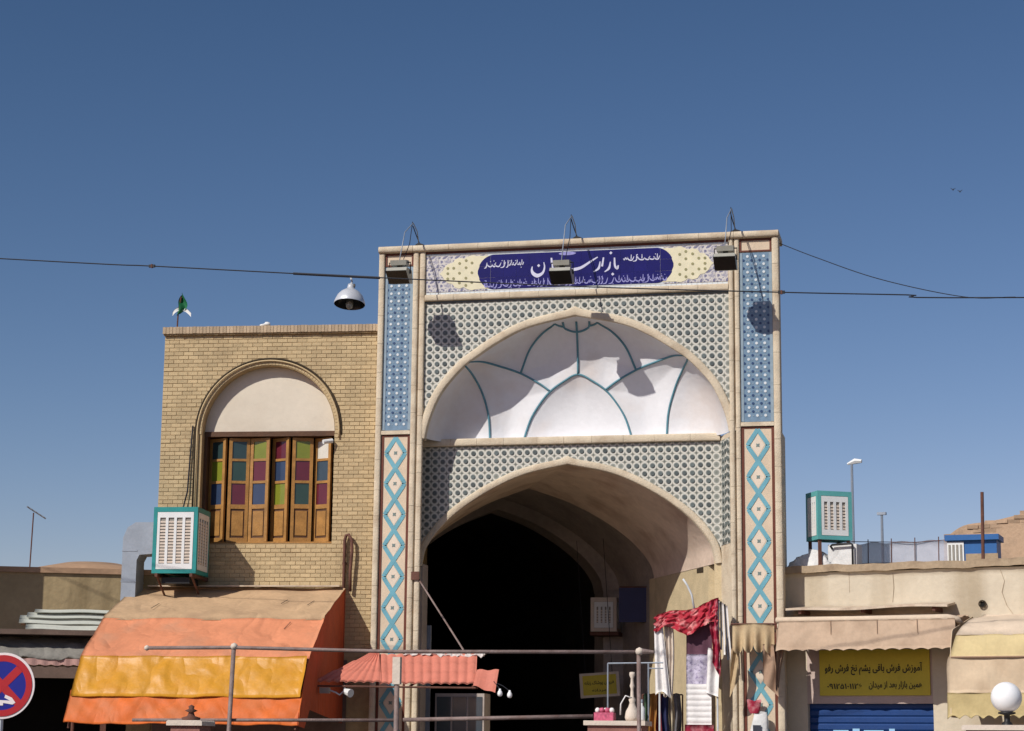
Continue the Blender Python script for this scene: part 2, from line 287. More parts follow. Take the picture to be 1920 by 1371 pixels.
for i, (a, b, o0, o1) in enumerate(PANELS):
    oa, ob = (o0, a) if i == 0 else (b, o1)           # outer trim
    ia, ib = (b, o1) if i == 0 else (o0, a)           # inner trim pair
    trim_run(oa, ob, 0, 8.965, .06)
    mid = (ia+ib)/2
    trim_run(ia, mid-.008, 0, 8.965, .055)
    trim_run(mid+.008, ib, 0, 8.965, .048)
    # square cap panel
    MB().box(a, b, -.012, .0, 8.765, 8.965).build('cap_panel', K['stone2'], portal)
    fr = MB(); 
    for (p, q, r_, s_) in ((a+.004, b-.004, 8.935, 8.962), (a+.004, b-.004, 8.768, 8.79), (a+.004, a+.03, 8.79, 8.935), (b-.03, b-.004, 8.79, 8.935)): fr.box(p, q, -.022, -.012, r_, s_)
    fr.build('cap_border', K['red'], portal)
    # upper blue panel
    pl = MB().box(a, b, -.012, .0, 6.27, 8.755).build('blue_panel', K['blue'], portal)
    cx = (a+b)/2; ed = MB(); ed.box(a+.002, a+.045, -.018, -.012, 6.275, 8.75); ed.box(b-.045, b-.002, -.018, -.012, 6.275, 8.75); ed.build('edge_strip', K['greytile'], pl)
    wd, dd, sd = MB(), MB(), MB()
    def octo(mb, x, z, r, y0, y1): mb.prism([(x+r*math.cos(math.pi*(k+.5)/4), z+r*math.sin(math.pi*(k+.5)/4)) for k in range(8)], y1, y0)
    for k in range(21):
        z = 8.70-k*.117
        for j in (-1, 0, 1): octo(wd, cx+j*.117, z, .021, -.012, -.018)
        for j in (-1.5, -.5, .5, 1.5):
            if k < 20: octo(dd, cx+j*.117, z-.0585, .02, -.012, -.017)
        for j in (-1, 0, 1):
            if k < 20: 
                for q in (-.016, .016): octo(sd, cx+j*.117+q, z-.0585, .011, -.012, -.016)
        for j in (-.5, .5): octo(sd, cx+j*.117, z, .010, -.012, -.016)
    wd.build('star_tiles', K['white_tile'], pl, kind='stuff'); dd.build('point_tiles', K['bluedark'], pl, kind='stuff'); sd.build('fleck_tiles', K['greytile'], pl, kind='stuff')
    # divider and lower diamond panel
    MB().box(a, b, -.045, .0, 6.205, 6.262).build('divider', K['stone'], portal)
    dp = MB().box(a, b, -.012, .0, .9, 6.20).build('diamond_panel', K['stone2'], portal)
    MB().box(a, a+.04, -.02, -.012, .9, 6.20).build('border_strip', K['red'], dp); MB().box(b-.04, b, -.02, -.012, .9, 6.20).build('border_strip', K['red'], dp); MB().box(a+.04, b-.04, -.02, -.012, 6.172, 6.20).build('border_strip', K['red'], dp)
    pitchz = .456; am = .142; zt = 6.17
    for sgn in (1, -1):
        zz = MB()
        # zigzag: x swings 0 -> +-am -> 0 over one pitch, the two bands mirror each other and cross on the axis
        P2 = []
        for k in range(11*12+1):
            u = k/12; fz = u % 2; t = fz if fz < 1 else fz-1
            sw = 1-abs(2*t-1); sw = min(sw, .93)/.93; P2.append((cx+sgn*(1 if fz < 1 else -1)*am*sw, zt-.012-u*pitchz))
        for (x0, z0), (x1, z1) in zip(P2, P2[1:]):
            if z1 < .95: break
            d = Vector((x1-x0, z1-z0)).normalized(); nx, nz = -d.y*.031, d.x*.031
            zz.prism([(x0+nx, z0+nz), (x0-nx, z0-nz), (x1-nx, z1-nz), (x1+nx, z1+nz)], -.0185+.0006*sgn, -.012)
        zz.build('diamond_band', K['turq'], dp)
    for k in range(11):
        z = zt-.012-(k+.5)*pitchz
        if z < 1.0: break
        MB().prism([(cx, z-.165), (cx+.095, z), (cx, z+.165), (cx-.095, z)], -.0145, -.012).build('diamond_inlay', K['inlay'], dp)
        MB().prism([(cx+(.036 if j % 2 else .02)*math.cos(math.pi*j/4), z+(.036 if j % 2 else .02)*math.sin(math.pi*j/4)) for j in range(8)], -.018, -.012).build('rosette', K['rosette'], dp)
# top cornice and mouldings
trim_run_h(XL, XR, 8.967, 9.07, 0, .10, 'cornice_block'); MB().box(XL, XR, .0, .6, 8.985, 9.066).build('coping', K['stone'], portal)
MB().box(-2.30, 2.24, -.02, .03, 8.935, 8.965).build('fillet', K['red'], portal)
trim_run_h(-2.30, 2.24, 8.205, 8.305, .0, .06, 'moulding_block')
MB().box(-2.30, 2.24, -.012, .03, 8.180, 8.204).build('teal_fillet', K['dot'], portal)

# inscription band: background tiles, cartouche tiles, medallions, lettering
ban = MB().box(-2.30, 2.24, -.0, .03, 8.305, 8.935).build('inscription_band', K['stone2'], portal)
BX0, BX1, BZ0, BZ1 = -2.295, 2.235, 8.345, 8.90; nc = 24; TW = (BX1-BX0)/nc; TH = (BZ1-BZ0)/3
bgm = MB().box(.0015, TW-.0015, -.008, 0, .0015, TH-.0015).mesh('tile', K['arab'])
for i in range(nc):
    if 5 <= i <= 18: continue
    for j in range(3): 
        o = inst('tile', bgm, ban, (BX0+i*TW, 0, BZ0+j*TH))
edge_m = MB().box(.002, .0735, -.010, 0, .003, .030).mesh('edge_tile', K['white_tile'])
for i in range(60):
    for z in (8.308, 8.902): inst('edge_tile', edge_m, ban, (-2.297+i*.0755, 0, z))
MB().box(BX0+5*TW, BX0+19*TW, -.006, 0, BZ0, BZ1).build('cartouche_ground', K['white_tile'], ban)
CXA, CXB, CZM, CH = -1.50, 1.44, 8.625, .265
def cart_h(x):
    e = min(x-CXA, CXB-x)
    if e <= 0: return 0
    return CH*math.sqrt(max(0, 1-(1-min(e, .26)/.26)**1.9))
ncols = 15; cw = (CXB-CXA)/ncols
for i in range(ncols):
    x0, x1 = CXA+i*cw, CXA+(i+1)*cw
    for j in range(3):
        zl, zh = CZM-CH+j*2*CH/3, CZM-CH+(j+1)*2*CH/3
        xs = [x0+.001+(x1-x0-.002)*k/8 for k in range(9)]
        top = [(x, min(zh-.001, CZM+cart_h(x))) for x in xs]; bot = [(x, max(zl+.001, CZM-cart_h(x))) for x in xs]
        keep = [k for k in range(9) if top[k][1]-bot[k][1] > .004]
        if len(keep) < 2: continue
        MB().prism([bot[k] for k in keep]+[top[k] for k in keep[::-1]], -.014, -.006).build('tile', K['navy'], ban)
for sg, x0 in ((-1, -1.53), (1, 1.47)):
    prof = [(-.3, .25), (0, .255), (.06, .27), (.13, .25), (.18, .215), (.25, .235), (.32, .215), (.36, .16), (.42, .15), (.48, .10), (.52, .03), (.56, 0)]
    pts = [(x0+sg*a, CZM+b) for a, b in prof]+[(x0+sg*a, CZM-b) for a, b in prof[-2::-1]]
    md = MB().prism(pts if sg < 0 else pts[::-1], -.0125, -.006).build('medallion', K['cream_tile'], ban)
    dm = MB()
    for a, b in ((.06, .15), (.06, -.15), (.06, 0), (.15, .08), (.15, -.08), (.15, .19), (.15, -.19), (.25, .15), (.25, -.15), (.25, 0), (.34, .08), (.34, -.08), (.43, 0), (.43, .08), (.43, -.08)):
        octo(dm, x0+sg*a, CZM+b, .022, -.0125, -.016)
    dm.build('floret_tiles', K['olive_tile'], md, kind='stuff')
def ribbon(mb, pts, wd, y0=-.0175, y1=-.014):
    P = spline(pts, 6) if len(pts) > 2 else np.array([np.array(pts[0])*(1-t)+np.array(pts[1])*t for t in np.linspace(0, 1, 5)]); n = len(P)
    L_, R_ = [], []
    for i in range(n):
        d = P[min(i+1, n-1)]-P[max(i-1, 0)]; d = d/(np.linalg.norm(d)+1e-9); t = i/(n-1)
        w = np.interp(t, np.linspace(0, 1, len(wd)), wd)/2
        L_.append((P[i][0]-d[1]*w, P[i][1]+d[0]*w)); R_.append((P[i][0]+d[1]*w, P[i][1]-d[0]*w))
    for i in range(n-1): mb.prism([L_[i], R_[i], R_[i+1], L_[i+1]], y0, y1)
def lozenge(mb, x, z, r, y0=-.0175, y1=-.014): mb.prism([(x-r, z), (x, z-r), (x+r, z), (x, z+r)], y0, y1)
lt = MB()
STROKES = {'nun': ([(-0.668, 8.681), (-0.675, 8.629), (-0.654, 8.576), (-0.589, 8.539), (-0.511, 8.578), (-0.483, 8.661), (-0.494, 8.74)], [.012, .03, .05, .058, .035, .022, .012]),
 'alef1': ([(-0.38, 8.801), (-0.369, 8.682), (-0.35, 8.616), (-.31, 8.60), (-.27, 8.62)], [.025, .03, .038, .035, .02]), 'nun_mid': ([(-.27, 8.62), (-.25, 8.67), (-.235, 8.61), (-.19, 8.60)], [.02, .03, .03, .03]), 'mim': ([(-.19, 8.60), (-.15, 8.645), (-.12, 8.62), (-.14, 8.59), (-.096, 8.606)], [.025, .035, .035, .03, .03]),
 'sin': ([(-0.11, 8.606), (-0.005, 8.615), (0.085, 8.643), (0.201, 8.716), (0.316, 8.785)], [.042, .046, .04, .03, .016]), 're': ([(0.352, 8.715), (0.33, 8.614), (0.250, 8.560)], [.014, .036, .012]), 'alef2': ([(0.403, 8.775), (0.381, 8.640)], [.022, .03]),
 'ze': ([(0.506, 8.705), (0.484, 8.608), (0.420, 8.555)], [.014, .036, .012]), 'alefb': ([(0.566, 8.765), (0.573, 8.644), (0.607, 8.601), (0.624, 8.648)], [.022, .03, .036, .016])}
for p, w in STROKES.values(): lt = MB(); ribbon(lt, p, w); lt.build('letter', K['letter'], ban)
for x, z in ((-.572, 8.691), (.512, 8.839), (.54, 8.517), (-.24, 8.735)): lt = MB(); lozenge(lt, x, z, .024); lt.build('letter_dot', K['letter'], ban)
rs = random.Random(3)
def small_script(x0, x1, zc, h, dense=1.0):
    mb = MB(); x = x1
    while x > x0+.03:
        w = rs.uniform(.05, .11); w = min(w, x-x0)
        kind = rs.random()
        if kind < .45: ribbon(mb, [(x, zc+h*rs.uniform(.0, .3)), (x-w*.3, zc-h*.28), (x-w*.75, zc-h*.2), (x-w, zc+h*rs.uniform(-.1, .35))], [.008, .018, .018, .008])
        elif kind < .7: ribbon(mb, [(x, zc+h*.2), (x-w*.25, zc-h*.15), (x-w*.5, zc+h*.12), (x-w*.75, zc-h*.2), (x-w, zc)], [.012, .014, .014, .014, .01])
        else: ribbon(mb, [(x-w*.2, zc+h*.3), (x-w*.5, zc-h*.35), (x-w, zc-h*.48)], [.008, .018, .008])
        if rs.random() < .6*dense: ribbon(mb, [(x-w*.4, zc+h*.55), (x-w*.42, zc-h*.1)], [.01, .014])
        if rs.random() < .7: lozenge(mb, x-w*rs.uniform(.2, .8), zc+h*rs.choice((-.52, .5, .42)), .009)
        x -= w*rs.uniform(.75, .95)
    return mb
small_script(-1.40, -.80, 8.735, .11).build('small_lettering', K['letter'], ban, kind='stuff')
small_script(.68, 1.24, 8.745, .10).build('small_lettering', K['letter'], ban, kind='stuff')
small_script(-1.40, 1.34, 8.432, .12, 1.3).build('small_lettering', K['letter_dim'], ban, kind='stuff')
MB().prism([(-.14+.13*math.cos(t*math.pi/8), 8.858+.026*math.sin(t*math.pi/8)) for t in range(16)], -.0165, -.014).build('emblem', K['letter_dim'], ban)

# upper arch
UPP = [(0, 7.91), (.68, 7.765), (1.1, 7.58), (1.48, 7.34), (1.7, 7.17), (2.0, 6.82), (2.18, 6.42), (2.25, 6.1), (2.26, 5.9)]
UA = spline(UPP); AX = -.02
def both(A): return np.array([(-x, z) for x, z in A[::-1]]+[(x, z) for x, z in A[1:]])
def offset(P, d):
    out = []
    for i in range(len(P)):
        t = P[min(i+1, len(P)-1)]-P[max(i-1, 0)]; t = t/np.linalg.norm(t); out.append(P[i]+d*np.array((-t[1], t[0])))
    return np.array(out)
def arch_ring(P, d, y0, y1, cx, shear=0):
    Q = offset(P, d); k = int(np.argmin(np.abs(P[:, 0]))); Q[k] = (0, Q[k][1]+d*.25)
    mb = MB(); n = len(P); sh = lambda y: cx-shear*y
    for i in range(n):
        for (p, y) in ((P[i], y1), (P[i], y0+.012), ((P[i]*.85+Q[i]*.15), y0), ((P[i]*.2+Q[i]*.8), y0), (Q[i], y0+.012), (Q[i], y1)): mb.v.append((p[0]+sh(y), y, p[1]))
    for i in range(n-1):
        for k in range(5): a = i*6+k; mb.f.append((a, a+1, a+7, a+6))
    return mb, Q
UPB = both(UA[:np.searchsorted(-UA[:, 1], -6.16)+1])
ring, UQ = arch_ring(UPB, .115, -.035, .05, AX); ring.build('arch_trim', K['stone'], portal, True)
def spandrel(Q, cx, x0, x1, ztop, y):
    mb = MB(); xs = np.linspace(x0, x1, 121); ok = np.argsort(Q[:, 0]); zb = np.interp(xs-cx, Q[ok, 0], Q[ok, 1], left=-1, right=-1)
    for i in range(120):
        a, b = zb[i]-.012, zb[i+1]-.012
        if a < 0: a = min(Q[:, 1])
        if b < 0: b = min(Q[:, 1])
        mb.quad((xs[i], y, a), (xs[i+1], y, b), (xs[i+1], y, ztop), (xs[i], y, ztop))
    return mb
spd = spandrel(UQ, AX, -2.30, 2.24, 8.182, .005).build('spandrel_panel', K['lattice'], portal)
PT = .117; TILES = []
def dist_poly(x, z, Q): return np.min(np.hypot(Q[:, 0]-x, Q[:, 1]-z))
tile_me = MB().prism([(.032*math.cos(math.pi*(k+.5)/4), .032*math.sin(math.pi*(k+.5)/4)) for k in range(8)], -.012, .0).mesh('tile', K['dot'])
def tile_spots(x0, x1, z0, z1, Q, cx):
    ok = np.argsort(Q[:, 0]); out = []
    for i in range(int(x0/PT)-1, int(x1/PT)+2):
        for j in range(int(z0/PT)-1, int(z1/PT)+2):
            x, z = i*PT, j*PT
            if x < x0+.045 or x > x1-.045 or z > z1-.04 or z < z0: continue
            xx = x-cx
            if Q[ok[0], 0] < xx < Q[ok[-1], 0] and z < np.interp(xx, Q[ok, 0], Q[ok, 1]): continue
            if dist_poly(xx, z, Q) < .045: continue
            out.append((x, z))
    return out
SP1 = tile_spots(-2.30, 2.24, 6.3, 8.18, UQ, AX)
rt = random.Random(5); rt.shuffle(SP1)
extra = MB()
def octo_at(mb, x, y, z, r=.032, d=.012): mb.prism([(x+r*math.cos(math.pi*(k+.5)/4), z+r*math.sin(math.pi*(k+.5)/4)) for k in range(8)], y-d, y)
for i, (x, z) in enumerate(sorted(SP1, key=lambda p: -p[0])):
    if i < 160: inst('tile', tile_me, spd, (x, .005, z))
    else: octo_at(extra, x, .005, z)
extra.build('tiles', K['dot'], spd, kind='stuff')

# half dome of intersecting plaster cells
Z0, ZA = 6.15, 7.91; CXC = .03; CSH = .2
def wz(z): return np.interp(z, UA[::-1, 1], UA[::-1, 0])
def cdep(x, z):
    w = np.maximum(wz(z), 1e-4); a = np.clip(np.abs(x)/w, 0, 1); zr = np.clip((z-Z0)/(ZA-Z0), 0, 1)
    return .62*np.sqrt(1-a**4)*(1-zr**2.4)**.6+.05*np.clip(1-a, 0, 1)
RIBS = {'lobe': [(-.82, 6.15), (-.81, 6.20), (-.69, 6.535), (-.46, 6.86), (-.22, 7.04), (0, 7.14), (.22, 7.04), (.46, 6.86), (.69, 6.535), (.81, 6.20), (.82, 6.15)],
 'a': [(1.33, 6.16), (1.36, 6.55), (1.46, 6.90), (1.58, 7.13), (1.67, 7.235)], 'b': [(1.67, 7.245), (1.43, 7.31), (1.13, 7.255), (.87, 7.17), (.60, 7.03), (.42, 6.905)],
 'c': [(.87, 7.18), (.73, 7.49), (.54, 7.70), (.32, 7.83)], 'd': [(0, 7.14), (0, 7.5), (0, 7.86)], 'e': [(.20, 7.85), (.17, 7.775), (0, 7.73), (-.17, 7.775), (-.20, 7.85)], 'f': [(.20, 7.80), (.26, 7.81), (.32, 7.83)]}
RL = []
for k, v in RIBS.items():
    RL.append(spline(v, 8))
    if k in 'abcf': RL.append(spline([(-x, z) for x, z in v], 8))
ALL = np.concatenate([r for r in RL])
NZ, NX = 96, 140
tz = np.linspace(0, 1, NZ+1); zz = Z0+(ZA-Z0)*(1-(1-tz)**1.35)
CX_ = np.zeros((NZ+1, NX+1)); CZ_ = np.zeros_like(CX_)
tt = np.sin(np.linspace(-1, 1, NX+1)*math.pi/2)
for i, z in enumerate(zz): CX_[i] = wz(z)*tt; CZ_[i] = z
def full_dep(x, z):
    d = np.min(np.hypot(ALL[:, 0][None]-np.asarray(x).ravel()[:, None], ALL[:, 1][None]-np.asarray(z).ravel()[:, None]), axis=1).reshape(np.shape(x))
    base = cdep(x, z); bul = .075*(1-np.exp(-(d/.22)**1.3))*np.clip(base/.35, 0, 1)
    return base-.02+bul+.02*np.clip(1-base/.1, 0, 1)
YD = np.maximum(full_dep(CX_, CZ_), 0)
mb = MB()
for i in range(NZ+1):
    for j in range(NX+1): mb.v.append((CX_[i, j]+AX+(CXC-AX)*min(1, YD[i, j]*2)-CSH*YD[i, j]+.0, YD[i, j]+.012, CZ_[i, j]))
for i in range(NZ):
    for j in range(NX): a = i*(NX+1)+j; mb.f.append((a, a+1, a+NX+2, a+NX+1))
conch = mb.build('half_dome', K['plaster'], portal, True)
for r in RL:
    y = np.maximum(full_dep(r[:, 0], r[:, 1]), 0); pts = [(p[0]+AX+(CXC-AX)*min(1, yy*2)-CSH*yy, yy+.008, p[1]) for p, yy in zip(r, y)]
    MB().tube(pts, .016, 6).build('rib', K['rib'], conch, True)

# ledge, frieze and lower arch, at the back of the shallow recess
FY = .46; FX = -.22
LOW = [(0, 5.775), (.68, 5.625), (1.28, 5.345), (1.785, 4.985), (2.09, 4.62), (2.17, 4.36), (2.19, 4.1)]
LA = spline(LOW); LPB = both(LA[:np.searchsorted(-LA[:, 1], -4.32)+1])
MB().box(-2.53, 2.052, FY-.045, FY+1.0, 6.10, 6.165).build('ledge', K['plaster'], portal)
trim_run_h(-2.53, 2.052, 6.075, 6.19, FY-.02, .05, 'ledge_block')
ring, LQ = arch_ring(LPB, .10, FY-.035, FY+.05, FX+SHEAR*FY, SHEAR); ring.build('arch_trim', K['stone'], portal, True)
def frieze_spandrel(): return spandrel(LQ, FX, -2.53, 2.052, 6.085, FY)
frz = frieze_spandrel().build('frieze_panel', K['lattice'], portal)
SP2 = sorted(tile_spots(-2.53, 2.02, 4.4, 6.07, LQ, FX), key=lambda p: -p[0]); extra = MB()
for i, (x, z) in enumerate(SP2):
    if i < 140: inst('tile', tile_me, frz, (x, FY, z))
    else: octo_at(extra, x, FY, z)
extra.build('tiles', K['dot'], frz, kind='stuff')
# tiled return on the right of the recess
rv = MB().quad((2.225, .05, 4.55), (2.045, .445, 4.55), (2.045, .445, 6.07), (2.225, .05, 6.07)).build('reveal_panel', K['lattice'], portal)
ex = MB()
d_ = Vector((2.045-2.225, .395, 0)).normalized(); nrm = Vector((-d_.y, d_.x, 0)); nrm = nrm if nrm.x < 0 else -nrm
for i in range(3):
    for j in range(13):
        c = Vector((2.225, .05, 4.6+j*PT))+d_*(.07+i*PT); n0 = len(ex.v)
        for dd_ in (0, .012):
            for k in range(8): t = math.pi*(k+.5)/4; ex.v.append(tuple(c+nrm*dd_+d_*(.036*math.cos(t))+Vector((0, 0, .036*math.sin(t)))))
        ex.f.append(tuple(n0+8+k for k in range(8))); 
        for k in range(8): q = (k+1) % 8; ex.f.append((n0+k, n0+q, n0+8+q, n0+8+k))
ex.build('tiles', K['dot'], rv, kind='stuff')
MB().box(-2.53, FX-2.165, FY, FY+.3, 0, 4.33).build('jamb', K['gloom2'], portal)  # shade of this jamb is put into its colour
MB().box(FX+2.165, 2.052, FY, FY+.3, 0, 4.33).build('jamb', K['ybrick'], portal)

# ------------------------------------------------------------------ vaulted passage behind the portal (a skewed lane)
passage = thing('vaulted_passage', 'dark vaulted bazaar lane running back behind the lower arch', 'passage')
def prof(half, apex, spring=4.32):
    pt = .5 if half < 2.16 else (.3 if half < 2.26 else 0)      # the inner arches are straighter and more pointed
    pt = 0 if half == 2.19 else pt
    P = both(LA[:np.searchsorted(-LA[:, 1], -spring)+1]).copy(); P[:, 0] *= half/2.19; P[:, 1] = spring+(P[:, 1]-spring)*(apex-spring)/(5.775-spring); P[:, 1] = (1-pt)*P[:, 1]+pt*(spring+(apex-spring)*(1-(np.abs(P[:, 0])/np.abs(P[:, 0]).max()))**.62); return P
def loft(y0, h0, a0, y1, h1, a1, n=6):
    P, Q = prof(h0, a0), prof(h1, a1); mb = MB(); m = len(P)
    for k in range(n+1):
        t = k/n; y = y0+(y1-y0)*t; sh = FX-SHEAR*(y-FY)
        for i in range(m): p = P[i]*(1-t)+Q[i]*t; mb.v.append((p[0]+sh, y, p[1]))
    for k in range(n):
        for i in range(m-1): a = k*m+i; mb.f.append((a, a+1, a+m+1, a+m))
    return mb
def annulus(y, h0, a0, h1, a1):
    P, Q = prof(h0, a0), prof(h1, a1); mb = MB(); m = len(P); sh = FX-SHEAR*(y-FY)
    for p, q in zip(P, Q): mb.v += [(p[0]+sh, y, p[1]), (q[0]+sh, y, q[1])]
    for i in range(m-1): mb.f.append((2*i, 2*i+1, 2*i+3, 2*i+2))
    return mb
def side(y0, h0, y1, h1, sgn, z1=4.32, t=.35):
    a = FX-SHEAR*(y0-FY)+sgn*h0; b = FX-SHEAR*(y1-FY)+sgn*h1
    return MB().prism([(a, y0), (b, y1), (b+sgn*t, y1), (a+sgn*t, y0)], 0, z1, 'z')
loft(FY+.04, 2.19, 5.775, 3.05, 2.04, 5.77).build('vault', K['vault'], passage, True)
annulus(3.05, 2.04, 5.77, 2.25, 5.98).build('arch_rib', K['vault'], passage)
loft(3.05, 2.25, 5.98, 5.5, 2.15, 5.95).build('vault', K['gloom2'], passage, True)
annulus(5.5, 1.86, 5.74, 2.15, 5.95).build('arch_rib', K['gloom2'], passage)
loft(5.5, 1.86, 5.74, 6.1, 1.86, 5.74).build('arch_rib', K['gloom2'], passage, True)
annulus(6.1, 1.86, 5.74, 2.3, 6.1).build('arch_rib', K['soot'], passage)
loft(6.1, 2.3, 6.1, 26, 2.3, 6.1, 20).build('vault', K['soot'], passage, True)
for s in (-1, 1):
    side(FY+.3, 2.17, 3.05, 2.04, s).build('side_wall', K['ybrick'] if s > 0 else K['gloom2'], passage); side(3.05, 2.04, 3.35, 2.04, s).build('pier', K['ybrick'] if s > 0 else K['gloom2'], passage)
    side(3.35, 2.25, 5.5, 2.2, s).build('side_wall', K['gloom2'], passage); side(5.5, 1.86, 6.1, 1.86, s).build('pier', K['gloom2'], passage); side(6.1, 2.3, 26, 2.3, s).build('side_wall', K['soot'], passage)
sh = FX-SHEAR*(26-FY); MB().box(sh-2.6, sh+2.6, 26, 26.2, 0, 6.3).build('light_stop', K['soot'], passage)  # unseen wall added to keep light out of the lane

# ------------------------------------------------------------------ brick house on the left
house = at_frame(FB, 'brick_house', 'buff brick two storey house with arched coloured glass window', 'house')
HU0, HU1, HZ = -3.36, .02, 7.80
WC, WZ, WR = -1.70, 6.30, 1.02          # arch centre, spring height, opening radius
def in_open(u, z, m=0.0):
    if z >= WZ: return math.hypot(u-WC, z-WZ) < WR+.115+m
    return abs(u-WC) < WR+(.115 if u < WC else .0)+m and z > 4.62
# backing wall (mortar face) with the arched opening
bk = MB(); NA = 24
arc = [(WC+WR*math.cos(math.pi*k/NA), WZ+WR*math.sin(math.pi*k/NA)) for k in range(NA+1)]
for k in range(NA): (a0, b0), (a1, b1) = arc[k], arc[k+1]; bk.quad((a1, .005, b1), (a0, .005, b0), (a0, .005, HZ), (a1, .005, HZ))
bk.quad((HU0, .005, 0), (WC-WR, .005, 0), (WC-WR, .005, HZ), (HU0, .005, HZ)); bk.quad((WC+WR, .005, 0), (HU1, .005, 0), (HU1, .005, HZ), (WC+WR, .005, HZ))
bk.quad((WC-WR, .005, 0), (WC+WR, .005, 0), (WC+WR, .005, 4.62), (WC-WR, .005, 4.62))
bk.build('wall', K['mortar'], house)
MB().box(HU0+.005, HU1, .45, 4.5, 0, HZ).build('body', K['brick'], house); MB().box(HU0+.005, HU0+.02, .012, .45, 0, HZ).build('side_wall', K['brick'], house)
MB().box(HU0, HU1, .0, 4.5, HZ, HZ+.02).build('roof', K['mortar'], house)
BW, BH, PU, PZ = .146, .052, .153, .0605
brick_me = MB().box(0, BW, -.002, .03, 0, BH).mesh('brick', K['brick'])
whole = []; cut = MB(); row = 0; z = HZ-.012-BH; rb = random.Random(11)
while z > 2.9:
    off = (row % 2)*PU/2; u = HU0+.002-off
    while u < HU1-.004:
        a, b = max(u, HU0+.002), min(u+BW, HU1-.002)
        segs = [(a, b)]
        zc = z+BH/2
        if zc < 4.62 or not (in_open(a, zc) or in_open(b, zc) or in_open((a+b)/2, zc)): segs = [(a, b)]
        else:
            # trim against the opening
            n = 24; ok = [not in_open(a+(b-a)*(k+.5)/n, zc) for k in range(n)]; segs = []; st = None
            for k in range(n+1):
                if k < n and ok[k]: st = k if st is None else st
                elif st is not None: segs.append((a+(b-a)*st/n, a+(b-a)*k/n)); st = None
        for a_, b_ in segs:
            if b_-a_ < .02: continue
            pr = rb.uniform(-.004, .002)
            if abs((b_-a_)-BW) < 1e-4: whole.append((a_, pr, z))
            else: cut.box(a_, b_, -.002+pr, .03, z, z+BH)
        u += PU
    row += 1; z -= PZ+(.008 if row % 9 == 0 else 0)
whole.sort(key=lambda p: (p[2]))
vis = [p for p in whole if p[2] > 3.95 and not (p[0] < -2.2 and p[2] < 5.0)]
ind = set(vis[::max(1, len(vis)//300)][:300])
for p in whole:
    if p in ind: inst('brick', brick_me, house, p)
    else: cut.box(p[0], p[0]+BW, -.002+p[1], .03, p[2], p[2]+BH)
cut.build('bricks', K['brick'], house, kind='stuff')
# soldier course cornice
sold_me = MB().box(0, .047, -.07, .10, 0, .105).mesh('cornice_brick', K['cornice'])
k = 0; u = HU0-.02
while u < HU1-.05: inst('cornice_brick', sold_me, house, (u, rb.uniform(-.004, .004), HZ+rb.uniform(-.002, .002)+.02)); u += .0525
MB().box(HU0-.01, HU1, -.045, .0, HZ-.004, HZ+.02).build('cornice_bed', K['mortar'], house)
# voussoir ring, hood mould and painted shadow line round the opening
vm = MB().box(-.024, .024, -.004, .03, 0, .052).mesh('voussoir', K['brick'])
nv = 62
for k in range(nv+1):
    t = math.pi*k/nv; inst('voussoir', vm, house, (WC+(WR+.012)*math.cos(t), -.002, WZ+(WR+.012)*math.sin(t)), (0, -(t-math.pi/2), 0), (1, 1, 1))
def ring_pts(r, lowl, lowr, n=40): return [(WC-r, lowl)]+[(WC-r*math.cos(math.pi*k/n), WZ+r*math.sin(math.pi*k/n)) for k in range(n+1)]+[(WC+r, lowr)]
MB().tube([(p[0], -.03, p[1]) for p in ring_pts(WR+.070, 4.9, 6.2)], .013, 8).build('hood_mould', K['brick'], house, True)
MB().tube([(p[0], .002, p[1]) for p in ring_pts(WR+.104, 4.9, 6.25)], .017, 6).build('gap_shadow', K['slot'], house, True)  # dark tube stands for the shadow gap outside the mould
# reveal
rv = MB(); pp = [(WC-WR, 4.62)]+[(p[0], p[1]) for p in arc[::-1]]+[(WC+WR, 4.62)]
for (a0, b0), (a1, b1) in zip(pp, pp[1:]): rv.quad((a0, .0, b0), (a1, .0, b1), (a1, .26, b1), (a0, .26, b0))
rv.quad((WC-WR, .0, 4.621), (WC-WR, .26, 4.621), (WC+WR, .26, 4.621), (WC+WR, .0, 4.621))
rv.build('reveal', K['mortar'], house)
MB().prism([(WC-WR, WZ+.03)]+arc[::-1][1:-1]+[(WC+WR, WZ+.03)], .16, .30).build('tympanum', K['tymp'], house)
win = MB().box(WC-WR, WC+WR, .13, .30, WZ-.045, WZ+.03).build('window_frame', K['wood_d'], house)
MB().box(WC-WR, WC-WR+.05, .14, .3, 4.62, WZ-.045).build('frame_post', K['wood_d'], win); MB().box(WC+WR-.03, WC+WR, .14, .3, 4.62, WZ-.045).build('frame_post', K['wood_d'], win)
MB().box(WC-WR-.0, WC+WR, .15, .3, 4.62, 4.66).build('sill', K['wood'], win)
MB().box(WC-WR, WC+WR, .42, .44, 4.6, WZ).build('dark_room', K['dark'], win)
gl = {k: mat('glass_'+k, c, .12, .12, 6, spec=.5) for k, c in dict(teal=S(48, 66, 66), green=S(50, 70, 62), lime=S(122, 128, 44), blue=S(52, 66, 92), red=S(96, 36, 48), slate=S(58, 72, 82), white=S(212, 206, 192)).items()}
leaf_cols = [('teal', 'lime', 'blue'), ('teal', 'green', 'red'), ('lime', 'red', 'blue'), ('red', 'blue', 'lime'), ('lime', 'red', 'green'), ('white', 'slate', 'red')]
LW = (2*WR-.08)/6; LZ0, LZ1 = 4.665, WZ-.06
angs = [-25, 12, -13, -26, 12, -27]
